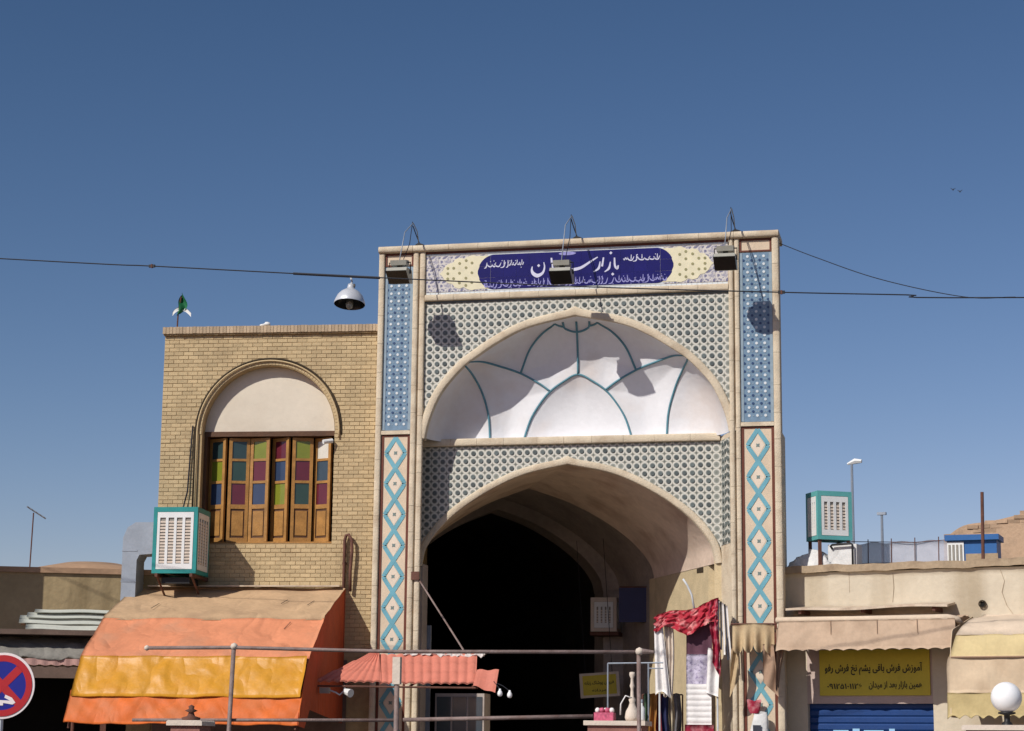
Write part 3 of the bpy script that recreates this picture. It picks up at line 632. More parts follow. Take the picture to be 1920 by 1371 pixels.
for i in range(6):
    e = bpy.data.objects.new('window_leaf', None)
    lf = MB(); st = .05; w = LW-.012
    zs = [LZ0, LZ0+.06, LZ0+.50, LZ0+.565, LZ0+.885, LZ0+.925, LZ0+1.225, LZ0+1.262, LZ1-.05, LZ1]
    lf.box(0, st, -.02, .02, LZ0, LZ1); lf.box(w-st, w, -.02, .02, LZ0, LZ1)
    for a, b in ((0, 1), (2, 3), (4, 5), (6, 7), (8, 9)): lf.box(st, w-st, -.018, .018, zs[a], zs[b])
    o = lf.build('window_leaf', K['wood'], house)
    x = WC-WR+.05+i*LW+(0 if angs[i] > 0 else 0)
    if angs[i] < 0: o.location = (x, .20+abs(math.sin(rad(angs[i])))*w*.9, 0)
    else: o.location = (x, .20, 0)
    o.rotation_euler = (0, 0, rad(angs[i]))
    for q, (a, b) in zip(leaf_cols[i], ((7, 8), (5, 6), (3, 4))): MB().box(st-.003, w-st+.003, -.004, .004, zs[a]-.003, zs[b]+.003).build('pane', gl[q], o)
    MB().box(st-.003, w-st+.003, -.003, .01, zs[1]-.003, zs[2]+.003).build('panel', K['wood_d'], o); MB().box(st+.022, w-st-.022, -.014, -.003, zs[1]+.035, zs[2]-.035).build('raised_panel', K['wood'], o)
    o.children[0]['label'] = {'teal': 'teal', 'lime': 'lime', 'red': 'red', 'white': 'white', 'green': 'green', 'blue': 'blue', 'slate': 'slate'}[leaf_cols[i][0]]+' top pane of stained glass'
cm = at_frame(FB, 'security_camera', 'small white security camera at the upper corner of the window', 'camera', WC+WR-.02, -.02, 6.12)
MB().tube([(0, .08, .0), (-.02, -.02, .03), (-.05, -.06, .03)], .014, 6).build('bracket', K['black'], cm); MB().tube([(.0, -.03, .03), (-.12, -.12, .0)], .035, 10).build('housing', K['enamel'], cm)

# flag and white bag on the house roof
fl = at_frame(FB, 'flag', 'small green and white flag on a thin pole at the roof corner', 'flag', -3.27, .3, HZ+.02)
MB().tube([(0, 0, 0), (.01, 0, .45), (.05, 0, .66)], .012, 6).build('pole', K['rust'], fl)
MB().grid(lambda s, t: (-.02+.07*t+.13*s*math.sin(math.pi*(.15+.8*t))+.02*math.sin(6*t), -.03*math.sin(5*s+3*t), .36+.32*t+.04*s), 8, 8, (0, .004, 0)).build('green_cloth', K['green'], fl, True)
MB().grid(lambda s, t: (-.08+.30*s, -.03*math.sin(7*s), .36+.06*t+.09*math.sin(3.2*s)-.02*s), 12, 4, (0, .004, 0)).build('white_cloth', K['flagw'], fl, True)
bagm = MB().grid(lambda s, t: (.085*math.cos(2*math.pi*s)*math.sin(math.pi*t)**.7, .05*math.sin(2*math.pi*s)*math.sin(math.pi*t)**.7, .028*(1-math.cos(math.pi*t))*(1+.35*math.cos(2*math.pi*s))+.006*math.sin(14*s+9*t)), 14, 10)
bag = bagm.build('plastic_bag', K['flagw'], None, True); bag.location = FB.w(-1.81, .02, HZ+.124); bag.rotation_euler = (0, 0, rad(5)); tag(bag, 'crumpled white plastic bag on the brick roof edge', 'bag')

# evaporative cooler builder (front at y=0 going back to depth d)
def cooler(fr, u, v, z, w, h, d, label, rz=0, group=None, nslat=3, fm=None):
    fm = fm or K['teal_paint']
    t = at_frame(fr, 'evaporative_cooler', label, 'cooler', u, v, z, group, rz)
    MB().box(.015, w-.015, .015, d-.015, .02, h-.02).build('tank', K['pad'], t)
    f = MB(); e = .055
    for x0 in (0, w-e):
        for y0 in (0, d-e): f.box(x0, x0+e, y0, y0+e, 0, h)
    for z0 in (0, h-e): f.box(e, w-e, 0, e, z0, z0+e); f.box(e, w-e, d-e, d, z0, z0+e); f.box(0, e, e, d-e, z0, z0+e); f.box(w-e, w, e, d-e, z0, z0+e)
    f.build('frame', fm, t)
    MB().box(0, w, 0, d, h, h+.015).build('lid', fm, t)
    def louvre(face):
        pn = MB(); a, b = .06, (w if face == 'f' else d)-.06
        def bx(p0, p1, q0, q1, z0, z1):   # p along the face, q outwards
            if face == 'f': pn.box(p0, p1, -q1+.01, -q0+.01, z0, z1)
            elif face == 'r': pn.box(w-.01+q0, w-.01+q1, p0, p1, z0, z1)
            else: pn.box(.01-q1, .01-q0, p0, p1, z0, z1)
        bx(a, b, 0, .012, .06, .14); bx(a, b, 0, .012, h-.14, h-.06)
        nb = nslat+2
        for k in range(nb): c = a+(b-a-.04)*k/(nb-1); bx(c, c+.04, 0, .012, .14, h-.14)
        o = pn.build('louvre_panel', K['enamel'], t)
        sl = MB(); n = int((h-.3)/.045)
        for k in range(n):
            z0 = .15+k*.045
            if face == 'f': sl.box(a+.03, b-.03, .004, .009, z0, z0+.028)
            elif face == 'r': sl.box(w-.009, w-.004, a+.03, b-.03, z0, z0+.028)
            else: sl.box(.004, .009, a+.03, b-.03, z0, z0+.028)
        sl.build('louvre_slats', K['cap'], o, kind='stuff')
    for f_ in 'frl': louvre(f_)
    return t
c1 = cooler(FB, -3.15, -.87, 4.10, .66, .95, .68, 'white and teal cooler hanging on the brick house wall below the window')
br = MB(); br.box(.05, .09, 0, .87, -.05, 0); br.box(.57, .61, 0, .87, -.05, 0); br.tube([(.07, .03, -.03), (.07, .85, -.5)], .018, 6); br.tube([(.59, .03, -.03), (.59, .85, -.5)], .018, 6); br.build('bracket', K['rust'], c1)
MB().box(.12, .54, .12, .6, -.14, -.05).build('drain_pan', K['black'], c1)
wp = MB().tube([FB.w(-2.86, -.03, 6.4), FB.w(-2.885, -.035, 5.8), FB.w(-2.90, -.04, 5.4), FB.w(-2.95, -.06, 5.15), FB.w(-2.9, -.3, 5.08)], .012, 6).build('cooler_cable', K['cable']); tag(wp, 'black cable running down the brick wall to the cooler', 'cable')
du = at_frame(FB, 'air_duct', 'grey sheet metal air duct elbow beside the wall cooler', 'duct', -3.70, -.55, 3.2)
pts = [(0, 0), (0, 1.45), (.06, 1.6), (.18, 1.68), (.56, 1.68), (.56, 1.22), (.26, 1.20), (.22, 1.12), (.22, 0)]
MB().prism(pts[::-1], 0, .38).build('duct_sheet', K['galv'], du)
sm = MB()
for z_ in (.35, .8, 1.25): sm.box(-.006, .226, -.006, .386, z_, z_+.02)
sm.build('duct_seam', K['galv'], du)
# pipe hook above the awning
ph = at_frame(FB, 'vent_pipe', 'rusty pipe hooked over above the orange awning', 'pipe', -.47, -.06, 3.0)
MB().tube([(0, 0, 0), (0, 0, 1.66), (.02, 0, 1.73), (.06, -.02, 1.74), (.11, -.03, 1.66), (.12, -.03, 1.5), (.10, -.03, 1.2), (.10, .0, .9)], .024, 8).build('pipe', K['rust'], ph, True)
MB().box(-.03, .03, .0, .07, 1.3, 1.33).build('bracket', K['rust'], ph)

# ------------------------------------------------------------------ big orange awning in front of the brick house
aw = at_frame(FB, 'street_awning', 'large orange and yellow awning on the brick house', 'awning')
PR = [(0, 3.97), (-.75, 3.71), (-1.42, 3.46), (-1.5, 3.415), (-1.55, 3.36), (-1.95, 3.11), (-2.32, 2.88), (-2.39, 2.82), (-2.43, 2.74), (-2.60, 2.50), (-2.70, 2.36), (-2.74, 2.28), (-2.86, 2.1), (-2.93, 1.93)]
PS = spline(PR, 8); PL = np.concatenate([[0], np.cumsum(np.hypot(*np.diff(PS, axis=0).T))]); 
def pz(l): return float(np.interp(l, PL, PS[:, 0])), float(np.interp(l, PL, PS[:, 1]))
def l_at(v): return float(np.interp(-v, -PS[:, 0], PL))
AU0, AU1 = -3.64, -.44
def band(l0, l1, name, m, sd, wr=.014, lift=0., scallop=0, u0=AU0, u1=AU1):
    def fn(s, t):
        u = u0+(u1-u0)*s; l = l0+(l1-l0)*t
        if scallop and t > .99: l += .018*abs(math.sin(s*scallop*math.pi))
        v, z = pz(l); n = wr*noise2(u*1.6, l*2.2, sd)+.008*math.sin(u*9+sd)*t - .02*math.sin(math.pi*s)*0
        sag = -.012*math.sin(math.pi*((u-AU0)/(AU1-AU0)*3 % 1))
        return (u, v-n-lift, z+n*.6+lift*.4+sag)
    return MB().grid(fn, 60 if not scallop else scallop*5, 14, (0, .006, -.006)).build(name, m, aw, True)
band(.02, l_at(-1.5)+.03, 'canvas_top', K['tan'], 1.0, .012)
band(l_at(-1.5), l_at(-2.42), 'canvas_middle', K['forange'], 2.0, .014)
band(l_at(-2.38), l_at(-2.74), 'yellow_tarp', K['yellow'], 4.0, .012, .03, 0, AU0+.02, AU1-.02)
lend = PL[-1]
band(l_at(-2.70), lend+.0, 'canvas_valance', K['orange'], 3.0, .02, .0, 24)
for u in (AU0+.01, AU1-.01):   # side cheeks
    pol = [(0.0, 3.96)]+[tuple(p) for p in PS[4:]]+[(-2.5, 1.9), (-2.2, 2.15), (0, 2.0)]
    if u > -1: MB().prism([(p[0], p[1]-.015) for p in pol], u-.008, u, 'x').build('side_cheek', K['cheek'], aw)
fm = MB()
for u in (AU0+.05, -2.05, AU1-.05): fm.tube([(u, v+.06, z-.075) for v, z in PR], .018, 6)
fm.build('frame', K['rust'], aw)
for u, l, ln in ((-3.0, .95, .25), (-1.15, .75, .2), (-.75, .8, .22), (-.9, 1.7, .2)):
    pa, pb = pz(l), pz(l+ln); MB().tube([(u, pa[0]-.012, pa[1]+.004), (u-.05, pb[0]-.012, pb[1]+.004)], .004, 5).build('tie_cord', K['cable'], aw)
lg = MB(); lg.tube([(AU0+.05, -2.7, 0), (AU0+.05, -2.7, 2.35)], .025, 8); lg.build('leg', K['rust'], aw); lg = MB(); lg.tube([(AU1-.05, -2.7, 0), (AU1-.05, -2.7, 2.35)], .025, 8); lg.build('leg', K['rust'], aw)
bd = at_frame(FB, 'metal_sheet', 'pale metal flashing strip lying along the awning top', 'sheet', -3.4, -.22, 3.96); MB().box(0, 2.9, 0, .19, 0, .018).build('strip', K['sheet'], bd)
# dark shop front beneath
shp = at_frame(FB, 'rolling_shutter', 'dark closed rolling shutter under the orange awning', 'shutter', -3.3, -.02, 0)
MB().box(0, 2.9, 0, .02, .1, 2.9).build('shutter', K['beam'], shp)

# ------------------------------------------------------------------ low stained building on the far left
lb = at_frame(FL, 'low_building', 'low stained plaster building beside the brick house', 'building')
MB().box(-7, -.05, 0, .3, 2.75, 4.14).build('wall', K['lwall'], lb); MB().box(-7, -.05, -.04, .34, 4.14, 4.22).build('coping', K['mud'], lb)
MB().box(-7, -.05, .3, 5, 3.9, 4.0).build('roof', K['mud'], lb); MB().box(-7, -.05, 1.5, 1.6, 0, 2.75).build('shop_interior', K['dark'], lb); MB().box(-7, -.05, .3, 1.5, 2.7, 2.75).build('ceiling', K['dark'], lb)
MB().box(-.4, -.05, 0, .3, 0, 2.75).build('pier', K['lwall'], lb); MB().box(-7, -6.6, 0, .3, 0, 2.75).build('pier', K['lwall'], lb)
dm = thing('roof_dome', 'shallow mud plaster dome rising behind the low stained building', 'dome', FL.w(-1.2, 6.0, 3.9), 22)
MB().lathe([(2.0, 0), (1.9, .30), (1.6, .55), (1.1, .78), (.5, .91), (.02, .95)], (0, 0, 0), 28).build('shell', K['mud'], dm, True)
an = at_frame(FL, 'tv_antenna', 'thin rooftop television antenna on the low stained building', 'antenna', -2.1, 3.0, 4.0)
MB().tube([(0, 0, 0), (.02, 0, 1.36)], .012, 6).build('mast', K['rust'], an); el = MB(); el.tube([(-.09, 0, 1.46), (.22, 0, 1.27)], .014, 6)
for k in range(5): el.tube([(-.07+.065*k, -.12, 1.45-.04*k), (-.07+.065*k, .12, 1.45-.04*k)], .007, 5)
el.build('boom', K['galv'], an)
# stacked corrugated sheets on the awning frame
SHL = ('lowest pale roofing sheet lying on the grey tarp awning', 'second pale roofing sheet from the grey tarp, long and straight', 'third pale roofing sheet from the grey tarp', 'topmost thin pale roofing sheet of the stack above the grey tarp')
for k in range(4):
    sh_ = at_frame(FL, 'roofing_sheet', SHL[k], 'sheet', -1.95+.10*abs(k-1), -1.10+.07*k, 3.25+k*.085, 'stacked roofing sheets')
    hh = (.17, .12, .085, .05)[k]
    MB().grid(lambda s, t: (1.55*s, .22*t+.008*math.sin(t*18), hh*t+.012*math.sin(t*4*2*math.pi)+.02*s*(k-1.5)*.3+.006*math.sin(s*11+k)), 12, 32, (0, .006, -.006)).build('sheet', K['dgreen'], sh_, True)
    MB().box(.02, 1.5, .2, .24, -.02, .02).build('batten', K['wood_d'], sh_)
cb = at_frame(FL, 'shade_block', 'tall unseen block past the grey tarp awning, added to cast shade', 'building', -2.85, 0, 0)  # out of view, added to throw a shadow on the stained wall
MB().box(-6, 0, -.85, -.05, 4.3, 5.6).build('wall', K['lwall'], cb); MB().box(-6, -.8, -.85, -.05, 0, 4.3).build('lower_wall', K['lwall'], cb); MB().box(-6, .05, -.9, 0, 5.6, 5.7).build('coping', K['mud'], cb)
tp = at_frame(FL, 'tarp_awning', 'grey tarpaulin awning over the dark shop of the stained building', 'awning')
MB().grid(lambda s, t: (-4.6+4.05*s, -.35-.95*t-.02*noise2(s*14, t*3, 2), 3.26-.42*t**1.5+.03*noise2(s*12, t*4, 1)-.012*abs(math.sin(s*60))*(t > .95)), 90, 12, (0, .006, -.008)).build('canvas', K['tarp_grey'], tp, True)
MB().box(-4.6, -.6, -1.27, -1.19, 2.56, 2.72).build('beam', K['beam'], tp); MB().box(-4.6, -.6, -1.2, -.1, 3.17, 3.24).build('deck', K['beam'], tp)
MB().grid(lambda s, t: (-4.6+4.0*s, -1.285-.006*math.sin(s*160), 2.83-.08*t-.02*abs(math.sin(s*80))*(t > .5)), 160, 3, (0, .006, 0)).build('valance', K['pinkv'], tp)
for u in (-4.5, -.7): MB().box(u-.04, u+.04, -1.26, -1.2, 0, 2.56).build('leg', K['rust'], tp)

# ------------------------------------------------------------------ right low building with the shop
rbd = at_frame(FR_, 'low_shop_building', 'low cream rendered shop building beside the portal', 'building')
MB().box(-.6, .28, 0, .35, 0, 3.2).build('pier', K['rwall'], rbd); MB().box(2.07, 7.5, 0, .35, 0, 3.2).build('pier', K['rwall'], rbd); MB().box(.28, 2.07, 0.0, .35, 2.31, 3.2).build('door_head', K['lintel'], rbd)
MB().grid(lambda s, t: (-.6+8.1*s, .0-.012*noise2(s*9, t*2, 3), 3.2+.94*t), 60, 10, (0, .35, 0)).build('parapet_wall', K['rwall'], rbd, True)
MB().grid(lambda s, t: (-.6+8.1*s, -.06+.012*noise2(s*20, 1, 2)+.44*t, 4.235+.02*noise2(s*13, t, 5)+.03*s), 90, 3, (0, 0, -.10)).build('coping', K['coping'], rbd)
MB().box(-.6, 7.5, .35, 6, 3.95, 4.05).build('roof', K['coping'], rbd)
shu = MB(); 
for k in range(24): shu.prism([(.10, k*.097), (.085, k*.097+.02), (.085, k*.097+.077), (.10, k*.097+.097)], .28, 2.07, 'x')
sh_o = shu.build('roller_shutter', K['shutter'], rbd, kind='stuff'); sh_o['label'] = 'blue roller shutter of the shop door'
pb = MB()
for k, (a, b) in enumerate(((.62, .84), (.9, 1.0), (1.06, 1.34), (1.42, 1.5))): pb.box(a, b, .078, .0845, 1.80, 1.95+.02*(k % 2))
pb.build('shutter_lettering', mat('pale_blue_print', S(150, 195, 225), .6, .1), rbd, kind='stuff')
cr = MB()
for pts in ([(1.55, 4.1), (1.56, 3.9), (1.54, 3.7)], [(3.05, 4.1), (3.10, 3.95), (3.06, 3.8), (3.12, 3.62), (3.2, 3.5)], [(.92, 4.12), (.925, 3.85)]): cr.tube([(p[0], -.006, p[1]) for p in pts], .0032, 5)
cr.build('crack', K['coping'], rbd)
MB().lathe([(.055, 0), (.055, .02), (.04, .02), (.04, .0)], (0, 0, 0), 12).build('drain_hole', K['slot'], rbd).matrix_local = Matrix.Translation((2.795, -.02, 3.643)) @ Matrix.Rotation(rad(90), 4, 'X')
MB().box(2.76, 2.83, -.016, -.002, 3.605, 3.68).build('drain_recess', K['dark'], rbd)

# Persian lettering helper: joins letters with presentation forms, right to left
FORMS = {}
for cp in list(range(0xFB50, 0xFE00))+list(range(0xFE70, 0xFF00)):
    d = unicodedata.decomposition(chr(cp)).split()
    if len(d) == 2 and d[0] in ('<isolated>', '<initial>', '<medial>', '<final>'): FORMS.setdefault(chr(int(d[1], 16)), {})[d[0][1:-1]] = chr(cp)
def shape(txt):
    out = []
    for i, ch in enumerate(txt):
        f = FORMS.get(ch)
        if not f: out.append(ch); continue
        pv = i > 0 and 'initial' in FORMS.get(txt[i-1], {}); nx = i+1 < len(txt) and txt[i+1] in FORMS and 'final' in FORMS[txt[i+1]] and 'initial' in f
        out.append(f.get('medial' if pv and nx else 'final' if pv else 'initial' if nx else 'isolated', ch))
    return ''.join(out[::-1])
def text_part(txt, u0, u1, z, h, v, m, parent, name='lettering', bold=.0):
    c = bpy.data.curves.new('lettering', 'FONT'); c.body = txt; c.size = 1; c.extrude = .004; c.offset = bold; c.resolution_u = 3; c.materials.append(m)
    o = bpy.data.objects.new('tmp', c); COL.objects.link(o); me = bpy.data.meshes.new_from_object(o.evaluated_get(bpy.context.evaluated_depsgraph_get()))
    bpy.data.objects.remove(o)
    co = np.zeros(len(me.vertices)*3); me.vertices.foreach_get('co', co); co = co.reshape(-1, 3); mn, mx = co.min(0), co.max(0)
    new = np.zeros_like(co); new[:, 0] = u0+(co[:, 0]-mn[0])/(mx[0]-mn[0])*(u1-u0); new[:, 2] = z+(co[:, 1]-mn[1])/(mx[1]-mn[1])*h; new[:, 1] = v-co[:, 2]*.5
    me.vertices.foreach_set('co', new.ravel()); me.update(); me.materials.clear(); me.materials.append(m)
    q = bpy.data.objects.new(name, me); COL.objects.link(q); q.parent = parent; q['kind'] = 'stuff'; return q
sg = at_frame(FR_, 'shop_sign', 'yellow sign with black Persian lettering above the blue shutter', 'sign', 0, 0, 0)
MB().box(.47, 2.04, -.03, -.003, 2.42, 3.05).build('board', K['signy'], sg)
text_part(shape('آموزش فرش بافی پشم نخ فرش رفو'), .55, 1.94, 2.70, .17, -.034, K['signk'], sg, bold=.02)
text_part(shape('همین بازار بعد از میدان')+'  ', 1.18, 1.93, 2.50, .115, -.034, K['signk'], sg, bold=.015); text_part('۰۹۱۲۵۱۰۱۱۲۶', .58, 1.08, 2.51, .075, -.034, K['signk'], sg, bold=.02)

a1 = at_frame(FR_, 'shop_awning', 'beige scalloped canvas awning over the yellow sign', 'awning')
MB().grid(lambda s, t: (.16+2.44*s, -.02-.78*t, 3.50-.10*t+.02*noise2(s*8, t*3, 1)), 30, 8, (0, 0, -.008)).build('canvas_top', K['beige'], a1, True)
MB().grid(lambda s, t: (.15+2.46*s-.03*t*(1-2*s), -.80-.05*t-.015*math.sin(s*22)*t-.005*noise2(s*10, t*2, 2), 3.41-.38*t+(.022*abs(math.sin(s*13*math.pi))-.03 if t > .93 else 0)), 130, 14, (0, .006, 0)).build('valance', K['beige'], a1, True)
MB().grid(lambda s, t: (2.60-.02*t, -.80+.78*s, 3.41+.07*s-(.38-.3*s)*t), 8, 8, (-.006, 0, 0)).build('side_cheek', K['brown_cloth'], a1)
MB().tube([(.10, -.74, 3.43), (1.2, -.76, 3.425), (2.5, -.76, 3.42), (2.62, -.72, 3.40), (2.66, -.62, 3.34)], [.045, .042, .048, .045, .03], 10).build('rolled_edge', K['roll'], a1, True)
for u in (.9, 1.55, 2.1): MB().tube([(u, -.815, 3.41), (u+.01, -.84, 3.22)], .004, 4).build('seam', K['brown_cloth'], a1)
for u in (.2, 2.5): MB().tube([(u, .0, 3.2), (u, -.76, 3.38)], .015, 6).build('arm', K['rust'], a1)
ts = at_frame(FR_, 'tin_canopy', 'weathered tin sheet canopy fixed to the wall above the beige awning', 'canopy')
MB().grid(lambda s, t: (.12+2.3*s, -.02-.42*t, 3.655-.05*t+.012*math.sin(s*9+t)+.02*s), 40, 4, (0, 0, -.03)).build('sheet', K['sheet'], ts)
for u in (.3, 1.2, 2.2): MB().box(u, u+.04, -.4, 0, 3.54, 3.60).build('bracket', K['rust'], ts)

a2 = at_frame(FR_, 'striped_awning', 'cream and pale yellow striped awning behind the white globe lamp', 'awning')
P2 = spline([(0, 3.50), (-.8, 3.36), (-1.05, 3.25), (-1.13, 3.17), (-1.22, 2.88), (-1.25, 2.41), (-1.28, 2.10)], 6); L2 = np.concatenate([[0], np.cumsum(np.hypot(*np.diff(P2, axis=0).T))])
def band2(z0, z1, m, nm, sd, sc=0):
    la, lb_ = [float(np.interp(-zq, -P2[:, 1], L2)) for zq in (z0, z1)]
    def fn(s, t):
        l = la+(lb_-la)*t; v = float(np.interp(l, L2, P2[:, 0])); z = float(np.interp(l, L2, P2[:, 1])); u = 2.60+.18*max(0, (z-2.8))/.6+3.4*s
        if sc and t > .95: z += .05*abs(math.sin(s*sc*math.pi))-.02
        n = .018*noise2(u*1.5, l*2, sd); return (u, v-n, z+n*.5)
    MB().grid(fn, 60 if not sc else 150, 10, (0, .006, -.004)).build(nm, m, a2, True)
band2(3.50, 3.16, K['roll'], 'canvas_top', 1); band2(3.17, 2.87, K['cyellow'], 'yellow_stripe', 2); band2(2.875, 2.41, K['cpink'], 'cream_stripe', 3); band2(2.415, 2.10, K['colive'], 'valance', 4, 22)
MB().tube([(2.66, -1.235, 2.875), (3.3, -1.245, 2.872), (6, -1.24, 2.87)], .012, 6).build('seam_rod', K['brown_cloth'], a2)
for u in (2.72, 5.9): MB().tube([(u, 0, 2.3), (u, -1.2, 2.45)], .018, 6).build('arm', K['rust'], a2)
MB().prism([(0, 3.48)]+[(float(p[0])+.01, float(p[1])) for p in P2[12:]]+[(-.9, 2.1), (0, 2.3)], 2.64, 2.65, 'x').build('side_cheek', K['cpink'], a2)

# roof top things on the right
c2 = cooler(FR_, .47, .02, 4.62, .53, .68, .42, 'white and teal cooler standing on the shop roof behind the parapet', 42, fm=mat('pale_teal_enamel', S(96, 170, 168), .45, .12, 4))
for x in (.02, .46):
    for y in (.02, .36): MB().box(x, x+.04, y, y+.04, -.60, 0).build('leg', K['rust'], c2)
wr = at_frame(FR_, 'wrapped_bundle', 'crumpled white plastic bundle at the foot of the roof cooler', 'bundle', .14, .06, 4.05)
def lump(s, t):
    a = 2*math.pi*s; k = 1+.12*noise2(s*9, t*5, 3)+.08*math.sin(5*a+7*t); e = (1-t**3.5)**.5 if t < 1 else 0
    return (.14+.33*k*math.copysign(abs(math.cos(a))**.6, math.cos(a))*e, .10*k*math.copysign(abs(math.sin(a))**.6, math.sin(a))*e+.12, .40*t+.05*math.cos(a)*t+.03*noise2(s*7, t*3, 1)*t)
MB().grid(lump, 40, 16).build('wrapping', K['wrap'], wr, True)
hp = at_frame(FR_, 'water_pipe', 'black bent water pipe beside the roof cooler', 'pipe', .62, .14, 4.05)
MB().tube([(0, .05, .44), (.0, -.02, .47), (.02, -.02, .49), (.30, -.02, .50), (.32, -.02, .48), (.32, -.02, .0)], .016, 8).build('pipe', K['black'], hp, True)
MB().box(-.06, .36, .04, .3, .0, .50).build('pipe_box', K['wrap'], hp)
nf = at_frame(FR_, 'roof_netting', 'pale plastic netting fence along the shop roof', 'fence', .5, 2.1, 4.05)
def film_mat():
    m = K['film']; t = m.node_tree; N = t.nodes; L = t.links; out = N['Material Output']; src = out.inputs[0].links[0].from_socket; tr = N.new('ShaderNodeBsdfTransparent'); ms = N.new('ShaderNodeMixShader'); ms.inputs[0].default_value = .55
    L.new(tr.outputs[0], ms.inputs[1]); L.new(src, ms.inputs[2]); L.new(ms.outputs[0], out.inputs[0])
film_mat()
MB().grid(lambda s, t: (-.3+2.2*s, .03*math.sin(s*17)*.6, .72*t-.03*math.sin(s*5*math.pi)**2*(t > .9)), 40, 6, (0, .004, 0)).build('plastic_film', K['film'], nf, True)
for k in range(7): MB().tube([(-.3+k*.36, -.02, 0), (-.3+k*.36+.01, -.02, .76)], .008, 5).build('post', K['rust'], nf)
wr2 = MB(); wr2.tube([(-.3, -.02, .74), (.8, -.02, .69), (1.9, -.02, .73)], .006, 5); wr2.tube([(-.3, -.02, .4), (1.9, -.02, .39)], .004, 5); wr2.build('wire', K['rust'], nf)
bx = at_frame(FR_, 'roof_cabinet', 'blue covered cooler box on the shop roof', 'cabinet', 1.83, 1.75, 4.05, rz=6)
MB().box(.03, .74, .03, .5, 0, .66).build('body', K['bluebox'], bx); MB().box(0, .78, -.03, .53, .66, .74).build('lid', K['bluebox'], bx); f_ = MB(); f_.box(.03, .27, .012, .03, .3, .64); f_.build('white_panel', K['enamel'], bx)
gr_ = MB()
for k in range(4): gr_.box(.05+k*.055, .08+k*.055, .002, .012, .34, .6)
gr_.build('grille', K['pad'], bx); MB().box(.3, .76, -.02, .03, .2, .46).build('stone_block', K['coping'], bx)
po = at_frame(FR_, 'rusty_pole', 'rusty upright iron pole on the shop roof edge', 'pole', 2.69, .5, 4.05); MB().tube([(0, 0, 0), (.02, 0, 1.19)], .024, 8).build('shaft', K['rust'], po)
rd = at_frame(FR_, 'ruined_wall', 'crumbling mud brick wall rising behind the shop roof', 'wall', 0, 6.5, 0)
nb = MB(); rr = random.Random(4)
TOP = spline([(.55, 5.30), (.9, 5.52), (1.4, 5.58), (2.0, 5.70), (2.8, 5.85), (3.6, 5.8)], 5)
MB().prism([(.56, 0), (3.6, 0)]+[(float(p[0]), float(p[1])-.06) for p in TOP[::-1]], .0, .8).build('core', K['mudbrick'], rd)
bm_ = MB().box(0, .19, -.03, .25, 0, .062).mesh('brick', K['mudbrick'])
for j in range(20):
    z = 4.7+j*.07
    for i in range(15):
        x = .56+i*.2+(j % 2)*.1
        tp_ = float(np.interp(x+.1, TOP[:, 0], TOP[:, 1]))-rr.uniform(0, .10)
        if x > 3.3 or z+.05 > tp_ or z < tp_-.2: continue
        inst('brick', bm_, rd, (x, rr.uniform(-.012, .012)+.02, z), (0, rad(rr.uniform(-2, 2)), rad(rr.uniform(-2, 2))))
for u, v, z1, nm in ((-6.83, 25, 9.35, 1), (-6.03, 25, 7.95, 0)):
    l_ = at_frame(FR_, 'street_lamp', 'tall thin street lamp with pale head far behind the roof cooler' if nm else 'bare thin lamp post far behind the roof netting', 'lamp post', u, v, 0)
    MB().tube([(0, 0, 0), (0, 0, z1)], [.07, .035], 6).build('post', K['galv'], l_)
    if nm: MB().tube([(-.12, 0, z1), (.1, 0, z1+.07), (.28, 0, z1+.06)], [.03, .08, .05], 6).build('lamp_head', K['enamel'], l_)
    else: MB().box(-.12, .12, -.05, .05, z1-.02, z1+.05).build('lamp_head', K['galv'], l_)

# ------------------------------------------------------------------ floodlights on arms over the portal
def flood(x, z, label, y=-.78):
    t = thing('floodlight', label, 'floodlight', (x, 0, 0), 0, 'floodlights above the portal')
    MB().tube([(0.05, .12, 9.06), (.04, .0, 9.30), (.03, -.20, 9.38), (.0, -.55, 9.15), (-.01, y, z+.16)], .008, 8).build('arm', K['galv'], t, True)
    MB().prism([(-.02, 9.066), (.16, 9.066), (.13, 9.11), (.05, 9.14), (.0, 9.11)], .05, .2).build('arm_base', K['black'], t)
    MB().tube([(.06, .1, 9.12), (.02, .02, 9.25), (-.0, -.1, 9.36)], .008, 5).build('cord', K['cable'], t)
    MB().prism([(y+.09, z+.085), (y-.09, z+.075), (y-.11, z+.145), (y+.07, z+.175)], -.12, .12, 'x').build('gear_box', K['grey'], t)
    h = MB().prism([(y+.18, z-.15), (y-.02, z-.165), (y-.20, z-.035), (y-.17, z+.02), (y+.13, z+.035)], -.15, .15, 'x').build('housing', K['grey'], t)
    MB().prism([(y-.015, z-.190), (y-.225, z-.045), (y-.205, z-.032), (y-.018, z-.166)], -.155, .155, 'x').build('glass_front', K['dgrey'], h)
    MB().box(-.03, .03, y-.05, y+.05, z+.03, z+.085).build('neck', K['black'], t)
    yk = MB(); yk.tube([(-.16, y, z-.04), (-.16, y, z+.13), (.16, y, z+.13), (.16, y, z-.04)], .010, 6); yk.build('yoke', K['black'], t)
    cd = MB().tube([(.02, -.2, 9.40), (.05, -.45, 9.0), (.03, -.7, z+.2)], .006, 5); cd.build('flex', K['cable'], t)
flood(-2.49, 8.50, 'floodlight on a bent arm before the corner panel next to the brick house')
flood(-.07, 8.40, 'floodlight on a bent arm before the middle of the navy inscription')
flood(2.285, 8.51, 'floodlight on a bent arm before the corner panel next to the street shop')

